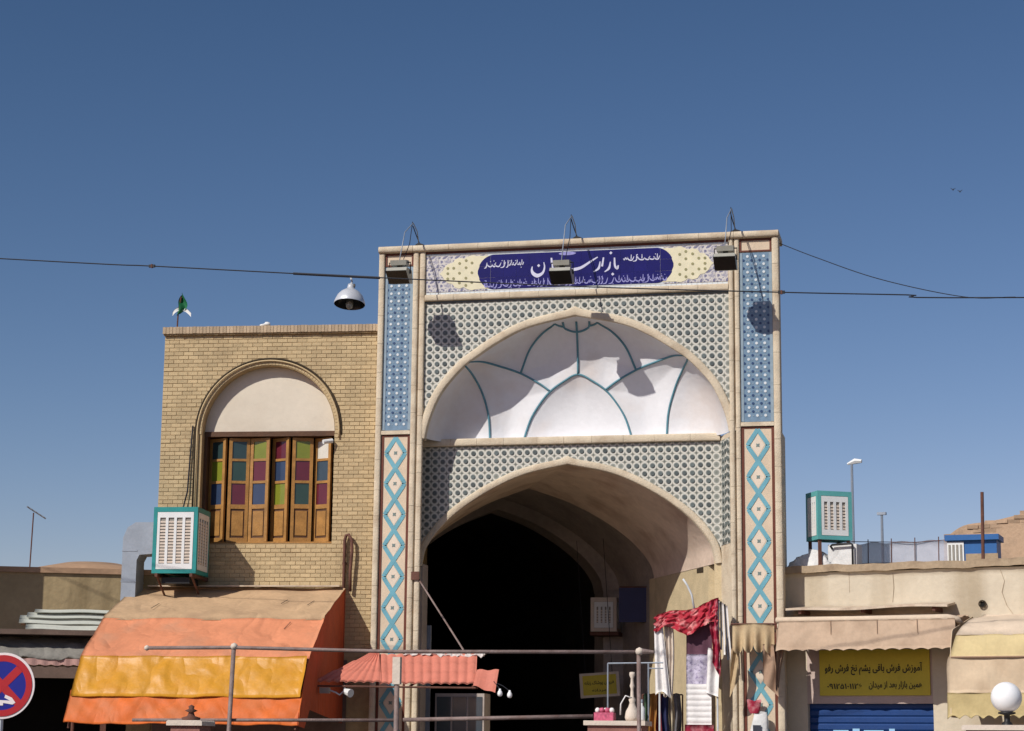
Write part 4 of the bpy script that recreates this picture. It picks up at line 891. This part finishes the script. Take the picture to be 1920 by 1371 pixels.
# overhead cables with the hanging dome lamp
def cable_(pts, r, label, n=10):
    o = MB().tube([tuple(p) for p in spline(pts, n)], r, 6).build('overhead_cable', K['cable']); tag(o, label, 'cable'); return o
CY = -5.0
CP = [(-20, CY, 9.1), (-6.71, CY, 7.846), (-4.6, CY, 7.659), (-2.70, CY, 7.485), (-1.966, CY, 7.421), (-1.55, CY, 7.384), (1.045, CY, 7.168), (3.367, CY, 7.012), (4.862, CY, 6.923), (6.196, CY, 6.841), (18, CY, 6.5)]
cable_(CP, .008, 'long black overhead cable crossing before the portal', 6)
cable_([(-2.70, CY, 7.484), (-2.35, CY-.01, 7.450), (-1.966, CY-.005, 7.417), (-1.57, CY, 7.383)], .017, 'thick black taped cable joint above the dome lamp')
cable_([(2.97, .2, 8.93), (3.6, -1.4, 8.30), (4.5, -3.4, 7.50), (5.5, -4.9, 6.90), (6.1, CY, 6.85)], .006, 'thin cable dropping from the portal top to the long cable')
for px_, lb_ in ((3.40, 'small black connector on the long cable just past the portal'), (-4.6, 'small black connector on the long cable over the brick house corner')):
    k_ = thing('cable_clamp', lb_, 'clamp', (px_, CY, float(np.interp(px_, [c[0] for c in CP], [c[2] for c in CP])))); MB().box(-.04, .04, -.015, .015, -.017, .017).build('clamp_body', K['black'], k_)
    MB().box(-.010, .010, -.019, .019, -.023, .023).build('clamp_bolt', K['rust'], k_)
# poles that carry the cable, beyond the frame
for x, z in ((-20, 9.1), (18, 6.5)):
    u_ = thing('utility_pole', 'wooden utility pole carrying the long cable by the '+('low stained building' if x < 0 else 'striped awning'), 'pole', (x, CY, 0)); MB().tube([(0, 0, 0), (0, 0, z+.4)], [.14, .10], 10).build('shaft', K['wood_d'], u_); MB().box(-.3, .3, -.05, .05, z, z+.1).build('crossarm', K['wood_d'], u_)
pl = thing('pendant_lamp', 'aluminium dome lamp hanging from the overhead cable', 'lamp', (-1.955, CY, 7.06))
pl.scale = (.86, .86, .86); pl.rotation_euler = (rad(-10), 0, 0)
MB().lathe([(.225, 0), (.228, .015), (.215, .06), (.185, .13), (.14, .185), (.09, .22), (.06, .235), (.05, .27), (.045, .31), (.0, .315)], (0, 0, 0), 32).build('shade', K['alu'], pl, True)
MB().lathe([(.222, .002), (.205, .06), (.17, .125), (.12, .17), (.0, .19)], (0, 0, 0), 32).build('inner_shade', K['dgrey'], pl, True)
MB().lathe([(.03, .12), (.045, .05), (.055, -.0), (.045, -.05), (.02, -.07), (.0, -.073)], (0, 0, 0), 14).build('bulb', K['grey'], pl, True)
MB().tube([(0, 0, .30), (.01, 0, .36), (-.01, 0, .42)], .014, 6).build('hook', K['pole'], pl); MB().box(.02, .06, -.02, .02, .27, .315).build('terminal_box', K['black'], pl)

# ------------------------------------------------------------------ small terracotta awning before the left pilaster
ra = thing('tile_sheet_awning', 'small terracotta tile-profile sheet awning before the pilaster next to the brick house', 'awning')
def tile_sheet(xa0, xa1, xb0, xb1, y0, z0, y1, z1, waves, nr=3):
    def fn(s, t):
        x = (xa0+(xa1-xa0)*s)*(1-t)+(xb0+(xb1-xb0)*s)*t; st = (t*nr) % 1 if t < 1 else 1
        return (x, y0+(y1-y0)*t, z0+(z1-z0)*t+.022*abs(math.sin(waves*math.pi*s))+.018*(1-st))
    return MB().grid(fn, waves*8, nr*6, (0, .0, -.008))
tile_sheet(-2.62, -1.20, -2.42, -1.07, -1.0, 2.90, -1.6, 2.50, 11).build('tile_sheet', K['redsheet'], ra, True)
tile_sheet(-2.72, -2.60, -3.40, -2.40, -1.02, 2.93, -1.6, 2.52, 8).build('tile_sheet', K['redsheet'], ra, True)
MB().grid(lambda s, t: (-1.10+.31*s, -1.42-.22*t-.02*s, 2.70-.22*t-.10*s*t+.01*math.sin(9*s)), 8, 6, (0, .02, 0)).build('loose_flap', K['redsheet'], ra)
MB().grid(lambda s, t: (-2.25+1.15*s, -.85-.2*t, 2.96+.035*noise2(s*12, t*5, 6)-.04*t+.03*math.sin(6*s)*(1-s)), 36, 6, (0, 0, -.012)).build('plastic_cover', K['plastic'], ra)
fm = MB()
for x in (-2.9, -2.0, -1.12): fm.tube([(x, -.02, 2.75), (x, -1.58, 2.47)], .015, 6); 
fm.tube([(-3.35, -1.57, 2.47), (-1.05, -1.57, 2.45)], .015, 6); fm.build('frame', K['rust'], ra)
sl_ = thing('spotlight', 'small white spotlight hanging under the terracotta awning', 'spotlight', (-3.05, -1.55, 2.40)); MB().tube([(-.12, 0, .02), (.0, -.03, -.02), (.05, -.02, -.05), (.1, 0, .0), (.12, .0, .08)], .012, 6).build('cord', K['pole'], sl_); MB().tube([(.12, 0, .0), (.22, -.06, -.03)], [.04, .06], 10).build('lamp_head', K['enamel'], sl_); MB().box(-.24, -.1, -.03, .03, -.03, .05).build('transformer', K['grey'], sl_)
sp_ = thing('strut_pole', 'thin grey pole leaning across the dark archway', 'pole', (0, 0, 0)); MB().tube([(-2.36, .02, 4.11), (-1.45, -.9, 3.04), (-1.33, -1.02, 2.89)], .013, 6).build('shaft', K['steel'], sp_); MB().box(-2.42, -2.30, -.075, -.05, 4.05, 4.17).build('wall_plate', K['rust'], sp_)

# ------------------------------------------------------------------ pipe frame and pillars in the square
pf = thing('pipe_frame', 'weathered steel pipe railing frame standing before the awnings', 'railing', (0, -6, 0))
def pipe(pts, nm, r=.03): return MB().tube(pts, r, 10).build(nm, K['steel'], pf, True)
pipe([(-4.03, 0, 2.764), (-2.94, 0, 2.768), (-.98, 0, 2.72), (1.84, 0, 2.715)], 'rail', .022); pipe([(-4.2, 0.07, 1.926), (-.99, .07, 1.945)], 'rail', .020); pipe([(-.90, .07, 1.95), (1.30, .07, 2.005)], 'rail', .024)
pipe([(-3.02, 0, 0), (-2.95, 0, 2.77)], 'post', .026); pipe([(-.965, 0.03, 0), (-.975, .03, 2.66)], 'post', .030); pipe([(1.84, 0, 0), (1.83, 0, 2.72)], 'post', .024)
for x, z, r in ((-4.03, 2.764, .034), (-2.945, 2.78, .045), (1.84, 2.72, .05)): MB().lathe([(.0, -r), (r*.8, -r*.6), (r, 0), (r*.8, r*.6), (.0, r)], (x, 0, z), 12).build('pipe_joint', K['cap'], pf, True)
MB().tube([(1.84, 0, 2.72), (2.0, 0, 2.715)], [.04, .018], 8).build('pipe_end', K['steel'], pf); MB().box(-1.02, -.93, -.012, .07, 2.35, 2.66).build('clamp_plate', K['cap'], pf)
def pillar(loc, w, ztop, label, rz=0):
    t = thing('lamp_pillar', label, 'pillar', loc, rz); MB().box(-w/2+.04, w/2-.04, -w/2+.04, w/2-.04, 0, ztop-.06).build('shaft', K['pillar'], t)
    MB().prism([(-w/2, ztop-.06), (w/2, ztop-.06), (w/2, ztop-.015), (w/2-.02, ztop), (-w/2+.02, ztop), (-w/2, ztop-.015)], -w/2, w/2).build('cap', K['cap'], t); return t
p1 = pillar((-3.31, -6.35, 0), .43, 1.92, 'square pillar with a bare finial below the orange awning')
MB().lathe([(.10, 0), (.11, .03), (.045, .05), (.03, .09), (.075, .11), (.03, .13), (.035, .16), (.0, .18)], (0, 0, 1.92), 14).build('finial', K['rust'], p1, True)
p3l = FR_.w(3.9, -3.5, 0); p3 = pillar(p3l, .86, 1.965, 'square pillar carrying the white globe lamp', -14.7)
gl_ = thing('globe_lamp', 'round white opal globe lamp on a short stem', 'lamp', (p3l[0], p3l[1], 1.965))
MB().lathe([(.07, 0), (.06, .03), (.035, .05), (.035, .12), (.10, .135), (.10, .155), (.0, .155)], (0, 0, 0), 18).build('stem', K['black'], gl_, True)
MB().lathe([(.18*math.sin(math.pi*k/20)+1e-4, -.18*math.cos(math.pi*k/20)) for k in range(21)], (0, 0, .325), 36).build('globe', K['globe'], gl_, True)

# no stopping sign
ns = thing('no_stopping_sign', 'round blue no stopping sign with red cross and white edge', 'sign', (-4.37, -9, 0), 8)
MB().tube([(-.02, .03, 0), (-.02, .03, 2.45)], .035, 10).build('post', K['enamel'], ns)
def disc(r0, r1, y0, y1, n=48):
    mb = MB()
    for k in range(n):
        a, b = 2*math.pi*k/n, 2*math.pi*(k+1)/n
        q = [(r0*math.cos(a), 2.222+r0*math.sin(a)), (r1*math.cos(a), 2.222+r1*math.sin(a)), (r1*math.cos(b), 2.222+r1*math.sin(b)), (r0*math.cos(b), 2.222+r0*math.sin(b))]
        if r0 == 0: q = q[1:3]+[(0, 2.222)]
        mb.prism(q[::-1], y0, y1)
    return mb
disc(0, .34, -.012, 0).build('plate', K['sign_white'], ns); disc(0, .255, -.016, -.012).build('blue_field', K['sign_blue'], ns); disc(.250, .315, -.019, -.012).build('red_ring', K['sign_red'], ns)
for sgn in (1, -1):
    d = Vector((1, sgn)).normalized(); n = Vector((-d.y, d.x))*.042; c = Vector((0, 2.222))
    MB().prism([tuple(c+d*.252+n), tuple(c-d*.252+n), tuple(c-d*.252-n), tuple(c+d*.252-n)], -.0185-.0005*sgn, -.012).build('red_bar', K['sign_red'], ns)
stk = MB(); stk.prism([(-.09, 2.02), (.02, 2.02), (.02, 2.045), (.06, 2.04), (.12, 2.03), (.15, 2.05), (.11, 2.10), (.04, 2.13), (.03, 2.10), (.09, 2.07), (-.02, 2.075), (-.03, 2.10), (-.09, 2.09)], -.021, -.0195); stk.build('sticker', K['sign_white'], ns)

# ------------------------------------------------------------------ clothes and goods in front of the right jamb
rk = thing('clothes_rack', 'pale bent metal clothes rack in front of the jamb nearer the shop', 'rack', (0, -.22, 0))
MB().tube([(1.22, 0, 3.43), (1.6, 0, 3.52), (2.08, 0, 3.66)], .014, 6).build('rod', K['pole'], rk); MB().tube([(1.58, 0, 4.02), (1.64, 0, 3.93), (1.70, 0, 3.80), (1.74, 0, 3.58)], .016, 6).build('hook', K['pole'], rk, True)
for x in (1.24, 2.05): MB().tube([(x, .02, 0), (x, .02, 3.6 if x > 2 else 3.42)], .014, 6).build('post', K['pole'], rk)
def cloth(name, label, m, fn, ns, nt, cat='cloth', th=(0, .012, 0), group=None):
    o = MB().grid(fn, ns, nt, th).build(name, m, None, True); tag(o, label, cat, group); return o
cloth('red_scarf', 'crumpled red and white patterned scarf draped over the clothes rack', K['redcloth'], lambda s, t: (1.19+.88*s+.03*noise2(s*5, t*4, 1), -.26-.10*t*(1-.3*s)-.035*noise2(s*9, t*6, 2)-.03*math.sin(s*26+t*4)*t, 3.49+.23*s+.03*math.sin(s*8)-(.24+.13*s-.05*math.sin(9*s))*t), 60, 24, 'scarf')
cloth('red_shawl', 'long crimson shawl hanging at the end of the rack', K['redtail'], lambda s, t: (1.96+.13*s-.02*math.sin(t*6)+.03*t*(1-s), -.30-.025*math.sin(s*9+t*3)-.015*noise2(s*4, t*8, 3), 3.70-(.85+.25*s)*t+.05*s), 14, 30, 'shawl')
cloth('white_robe', 'long white robe hanging at the passage end of the rack', K['whitecloth'], lambda s, t: (1.18+(.12+.09*t)*s+.02*t, -.30-.03*math.sin(s*10)*(.3+t)-.02*t, 3.36-(.96-.05*math.sin(4*s))*t), 24, 20, 'robe')
cloth('grey_robe', 'pale grey striped robe beside the white robe', K['cap'], lambda s, t: (1.31+.13*s+.015*math.sin(t*4), -.25-.02*math.sin(s*16), 3.40-(1.0+.03*math.sin(7*s))*t), 20, 16, 'robe')
cloth('white_sleeve', 'white dress hanging below the crimson shawl', K['whitecloth'], lambda s, t: (1.93+.17*s-.03*t, -.27-.03*math.sin(s*7)-.01*math.sin(t*9), 3.06-.62*t-.06*s), 14, 16, 'dress')
cloth('plum_cloth', 'dark plum cloth above the printed lilac cloth', K['plum'], lambda s, t: (1.62+.36*s, -.20-.012*math.sin(s*12+t), 3.40-.46*t), 12, 8)
cloth('lilac_cloth', 'white cloth with dense lilac print hanging under the plum cloth', K['lilac'], lambda s, t: (1.62+.35*s, -.215-.012*math.sin(s*12+t*2), 2.97-.42*t), 16, 12)
cloth('pleated_cloth', 'plain white cloth with fine horizontal pleats under the lilac print', K['whitecloth'], lambda s, t: (1.62+.35*s, -.235-.010*abs(math.sin(t*8*math.pi))-.006*math.sin(s*9), 2.56-.62*t), 10, 64)
cloth('red_cloth', 'red folded cloth at the foot of the pleated white cloth', K['redtail'], lambda s, t: (1.60+.4*s, -.27-.012*math.sin(s*12), 2.0-.7*t), 10, 8)
for k in range(5):
    m_ = (K['whitecloth'], K['charcoal'])[k % 2]; x0 = 2.075+k*.027
    cloth('striped_scarf', ('white narrow scarf against the crimson shawl', 'charcoal narrow scarf between two white ones, nearer the crimson shawl', 'white narrow scarf in the middle of the narrow scarves', 'charcoal narrow scarf nearer the portal trim', 'white narrow scarf against the portal trim')[k], m_, lambda s, t, x0=x0: (x0+.024*s+.02*t*(k-1), -.24-.03*k*.3-.01*math.sin(t*7+k), 3.72-.02*k-(.62+.05*k)*t), 4, 14, 'scarf', (0, .01, 0), 'narrow striped scarves')
dv = thing('canvas_valance', 'sand coloured scalloped canvas valance hanging across the pilaster next to the shop', 'valance', (0, 0, 0))
def lob(s): return abs(math.sin(s*4*math.pi))**.7
MB().grid(lambda s, t: (2.28+.58*s, -.34-.05*math.sin(s*8*math.pi)*t-.02*t, 3.39-.03*abs(2*s-1)-(.30+.10*lob(s))*t), 64, 14, (0, .012, 0)).build('scallops', K['beige2'], dv, True)
MB().grid(lambda s, t: (2.26+.10*s-.03*t*(1-s), -.33-.03*math.sin(s*6+t*5), 3.05-(.68-.25*s)*t), 10, 18, (0, .01, 0)).build('hanging_strip', K['beige2'], dv, True)
MB().grid(lambda s, t: (2.70+.15*s+.06*t*s, -.35-.03*math.sin(s*7+t*6), 3.10-(.52+.2*s)*t), 10, 18, (0, .01, 0)).build('hanging_strip', K['brown_cloth'], dv, True)
MB().tube([(2.26, -.32, 3.38), (2.88, -.32, 3.38)], .014, 6).build('rod', K['rust'], dv); MB().tube([(2.3, 0, 3.3), (2.3, -.33, 3.38)], .012, 6).build('arm', K['rust'], dv); MB().tube([(2.84, 0, 3.3), (2.84, -.33, 3.38)], .012, 6).build('arm', K['rust'], dv)
cloth('brown_cloth', 'brown canvas flap hanging between the pilaster and the beige awning', K['brown_cloth'], lambda s, t: (2.88+.20*s*(1-.85*t)+.01*math.sin(5*t), -.36-.03*math.sin(s*8+t*3)+.1*s, 3.36-.04*(1-s)-(.85-.55*s*(1-t))*t), 12, 18, 'flap')
bg1 = thing('goods_bag', 'white printed plastic bag hanging low on the pilaster next to the shop', 'bag', (2.63, -.16, 1.55)); MB().grid(lambda s, t: (.13*math.cos(2*math.pi*s)*(1-.35*t**4)*(1+.1*math.sin(9*t+5*s)), .07*math.sin(2*math.pi*s)*(1-.6*t**3), .62*t+.02*math.sin(7*s)), 18, 14).build('bag_body', K['wrap'], bg1, True); MB().box(-.09, .02, -.082, -.072, .3, .45).build('printed_patch', K['charcoal'], bg1)
bg2 = thing('red_pouch', 'red cloth pouch hanging above the white plastic bag', 'pouch', (2.55, -.14, 2.16)); MB().grid(lambda s, t: (.12*math.cos(2*math.pi*s)*(.45+.5*t)*(1+.12*math.sin(4*math.pi*s+5*t)), .04*math.sin(2*math.pi*s)*(.5+.4*t), .17*t+.025*math.sin(4*math.pi*s)*t), 14, 8).build('pouch_body', K['redtail'], bg2, True)

kc = thing('stall_counter', 'tall dark red stall counter with a pale top before the archway', 'counter', (.475, -1.95, 0))
MB().box(.05, .77, .04, .6, 0, 1.96).build('body', K['pillar'], kc); MB().box(0, .82, 0, .64, 1.96, 2.02).build('top', K['cap'], kc)
df = thing('goods_stand', 'thin pale metal goods stand on the stall counter', 'stand', (.475, -1.5, 2.02)); 
for x in (.25, .80): MB().tube([(x, 0, 0), (x, 0, .765)], .011, 6).build('upright', K['galv'], df)
MB().tube([(.25, 0, .765), (1.0, 0, .775)], .011, 6).build('top_bar', K['galv'], df); MB().tube([(.8, 0, .70), (1.0, 0, .70)], .009, 6).build('short_bar', K['galv'], df)
bx_ = thing('goods_box', 'open box of pink goods on the stall counter', 'box', (.58, -1.75, 2.02)); MB().box(0, .26, 0, .2, 0, .11).build('box_body', K['pink'], bx_)
for k in range(7): MB().lathe([(.0, 0), (.03, .01), (.035, .04), (.02, .065), (0, .07)], (.04+.032*k, .06+.08*(k % 2), .105), 8).build('packet', K['pink'] if k % 3 else K['whitecloth'], bx_, True)
bo = thing('white_bottle', 'white plastic bottle on the stall counter', 'bottle', (1.21, -1.7, 2.02)); MB().lathe([(.0, 0), (.045, 0), (.048, .03), (.048, .17), (.02, .21), (.02, .25), (.0, .25)], (0, 0, 0), 16).build('bottle_body', K['enamel'], bo, True); MB().lathe([(.024, .24), (.024, .285), (0, .285)], (0, 0, 0), 12).build('cap', K['galv'], bo, True)
wp_ = thing('water_pipe_stand', 'slender pale ornamental water pipe on the stall counter', 'hookah', (1.09, -1.72, 2.02)); MB().lathe([(.0, 0), (.085, 0), (.10, .05), (.085, .13), (.05, .19), (.035, .24), (.05, .28), (.025, .32), (.02, .42), (.035, .46), (.022, .50), (.02, .56), (.04, .60), (.035, .64), (.0, .645)], (0, 0, 0), 16).build('vase', K['cap'], wp_, True); MB().tube([(.0, -.03, .30), (-.08, -.06, .33), (-.14, -.08, .22), (-.15, -.06, .08)], .010, 6).build('hose', K['whitecloth'], wp_, True)

# ------------------------------------------------------------------ things inside the passage
ys = thing('yellow_notice', 'yellow notice with black Persian lettering hanging in the dim passage', 'sign', (-.75, 4.6, 2.48)); e_ = MB().box(0, .66, 0, .02, 0, .40).build('board', K['cap'], ys); MB().box(.05, .61, -.004, 0, .04, .36).build('yellow_face', K['signy'], ys); text_part(shape('فروش پوشاک زنانه'), .08, .57, .19, .08, -.006, K['signk'], ys, bold=.01); text_part(shape('مردانه'), .2, .44, .08, .06, -.006, K['signk'], ys, bold=.01)
ys.rotation_euler = (0, rad(-4), rad(0))
MB().tube([(.1, .01, .4), (.1, .01, 2.6)], .005, 4).build('wire', K['cable'], ys); MB().tube([(.55, .01, .4), (.55, .01, 2.6)], .005, 4).build('wire', K['cable'], ys)
cp_ = Fr((0, 0), 0)
c3 = cooler(cp_, -.66, 5.0, 3.60, .44, .55, .45, 'dusty cooler mounted on the inner pier of the passage', fm=K['cap']); MB().box(-.02, .46, .05, .5, -.06, 0).build('shelf', K['rust'], c3)
bs = thing('blue_poster', 'dark blue hanging poster inside the passage', 'poster', (-.05, 4.2, 3.70)); MB().box(0, .46, 0, .015, 0, .56).build('sheet', K['bluesign'], bs); MB().tube([(0, .0, .57), (.47, 0, .57)], .012, 6).build('rod', K['rust'], bs)
for y_, z_, ln in ((.95, 4.22, .3), (1.25, 3.93, .55)):
    x_ = FX-SHEAR*(y_-FY)+2.165; t_ = thing('wall_timber', 'dark timber end let into the '+('upper' if z_ > 4 else 'lower')+' part of the sunlit passage wall', 'timber', (x_, y_, z_), 113.3); MB().box(0, ln, -.01, .02, 0, .07).build('timber', K['slot'], t_)

# hanging goods and fittings in the dim lower part of the archway
gcol = [('green', S(70, 96, 70)), ('ochre', S(170, 120, 60)), ('dark red', S(120, 34, 40)), ('navy', S(40, 46, 84)), ('cream', S(205, 190, 160)), ('grey', S(110, 108, 110))]
gr2 = thing('garment_rail', 'low metal garment rail beside the stall counter', 'rail', (0, .12, 0)); MB().tube([(.95, 0, 2.42), (1.52, 0, 2.42)], .012, 6).build('rod', K['rust'], gr2)
for x in (.95, 1.52): MB().tube([(x, 0, 0), (x, 0, 2.42)], .012, 6).build('upright', K['rust'], gr2)
for k, (nm, c) in enumerate(gcol):
    x0 = .97+.088*k
    cloth('garment', nm+' garment hanging on the low rail beside the stall counter', mat('garment_'+nm.replace(' ', '_'), c, .85, .3, 14, .3, 20), lambda s, t: (x0+.10*s+.01*math.sin(5*t+k), .10-.05*math.sin(s*7+k)*(.4+t)-.02*k*(k % 2), 2.44-(.62+.10*math.sin(k*2.1))*t-.03*abs(s-.5)), 10, 12, 'garment', (0, .012, 0), 'garments on the low rail')
sc_ = thing('display_cabinet', 'dim grey glass display cabinet under the terracotta awning', 'cabinet', (-2.30, 1.0, 0)); MB().box(0, .75, 0, .4, 0, 2.45).build('body', K['gloom2'], sc_)
for k in range(3): MB().box(.03+.24*k, .24+.24*k, -.01, 0, 1.2, 2.4).build('pane', gl['slate'], sc_)
dp_ = thing('door_panel', 'tall pale board leaning just inside the jamb nearer the brick house', 'board', (-2.52, .9, 0)); MB().box(0, .16, 0, .04, 0, 3.45).build('board', K['galv'], dp_); MB().box(.02, .14, -.01, 0, 3.0, 3.1).build('batten', K['rust'], dp_)
for k, bpos in enumerate(((5.71, 40.60, 20.84), (5.94, 40.66, 20.78))):
    b_ = thing('bird', ('dark bird flying high above the rooftops, the leading one' if k == 0 else 'dark bird flying high above the rooftops behind the leading one'), 'bird', bpos)
    MB().lathe([(.0, -.05), (.013, -.03), (.016, 0), (.01, .03), (.0, .05)], (0, 0, 0), 8).build('body', K['cable'], b_, True)
    MB().prism([(-.01, .0), (-.07, .055), (-.085, .05), (-.02, -.012), (.02, -.012), (.085, .05), (.07, .055), (.01, .0)], -.008, .008).build('wings', K['cable'], b_)

for k, (x, y, z) in enumerate(((-.73, -1.62, 2.38), (-.60, -1.60, 2.36))):
    bl = thing('light_bulb', ('white light bulb hanging from the loose red flap' if k == 0 else 'white light bulb hanging on a wire just past the red flap'), 'bulb', (x, y, z))
    MB().lathe([(.0, -.045), (.025, -.038), (.036, -.01), (.03, .02), (.016, .04), (.014, .06), (0, .06)], (0, 0, 0), 14).build('glass', K['globe'], bl, True); MB().tube([(0, 0, .05), (-.06-.04*k, .02, .12), (-.1-.1*k, .05, .16)], .005, 5).build('wire', K['cable'], bl)
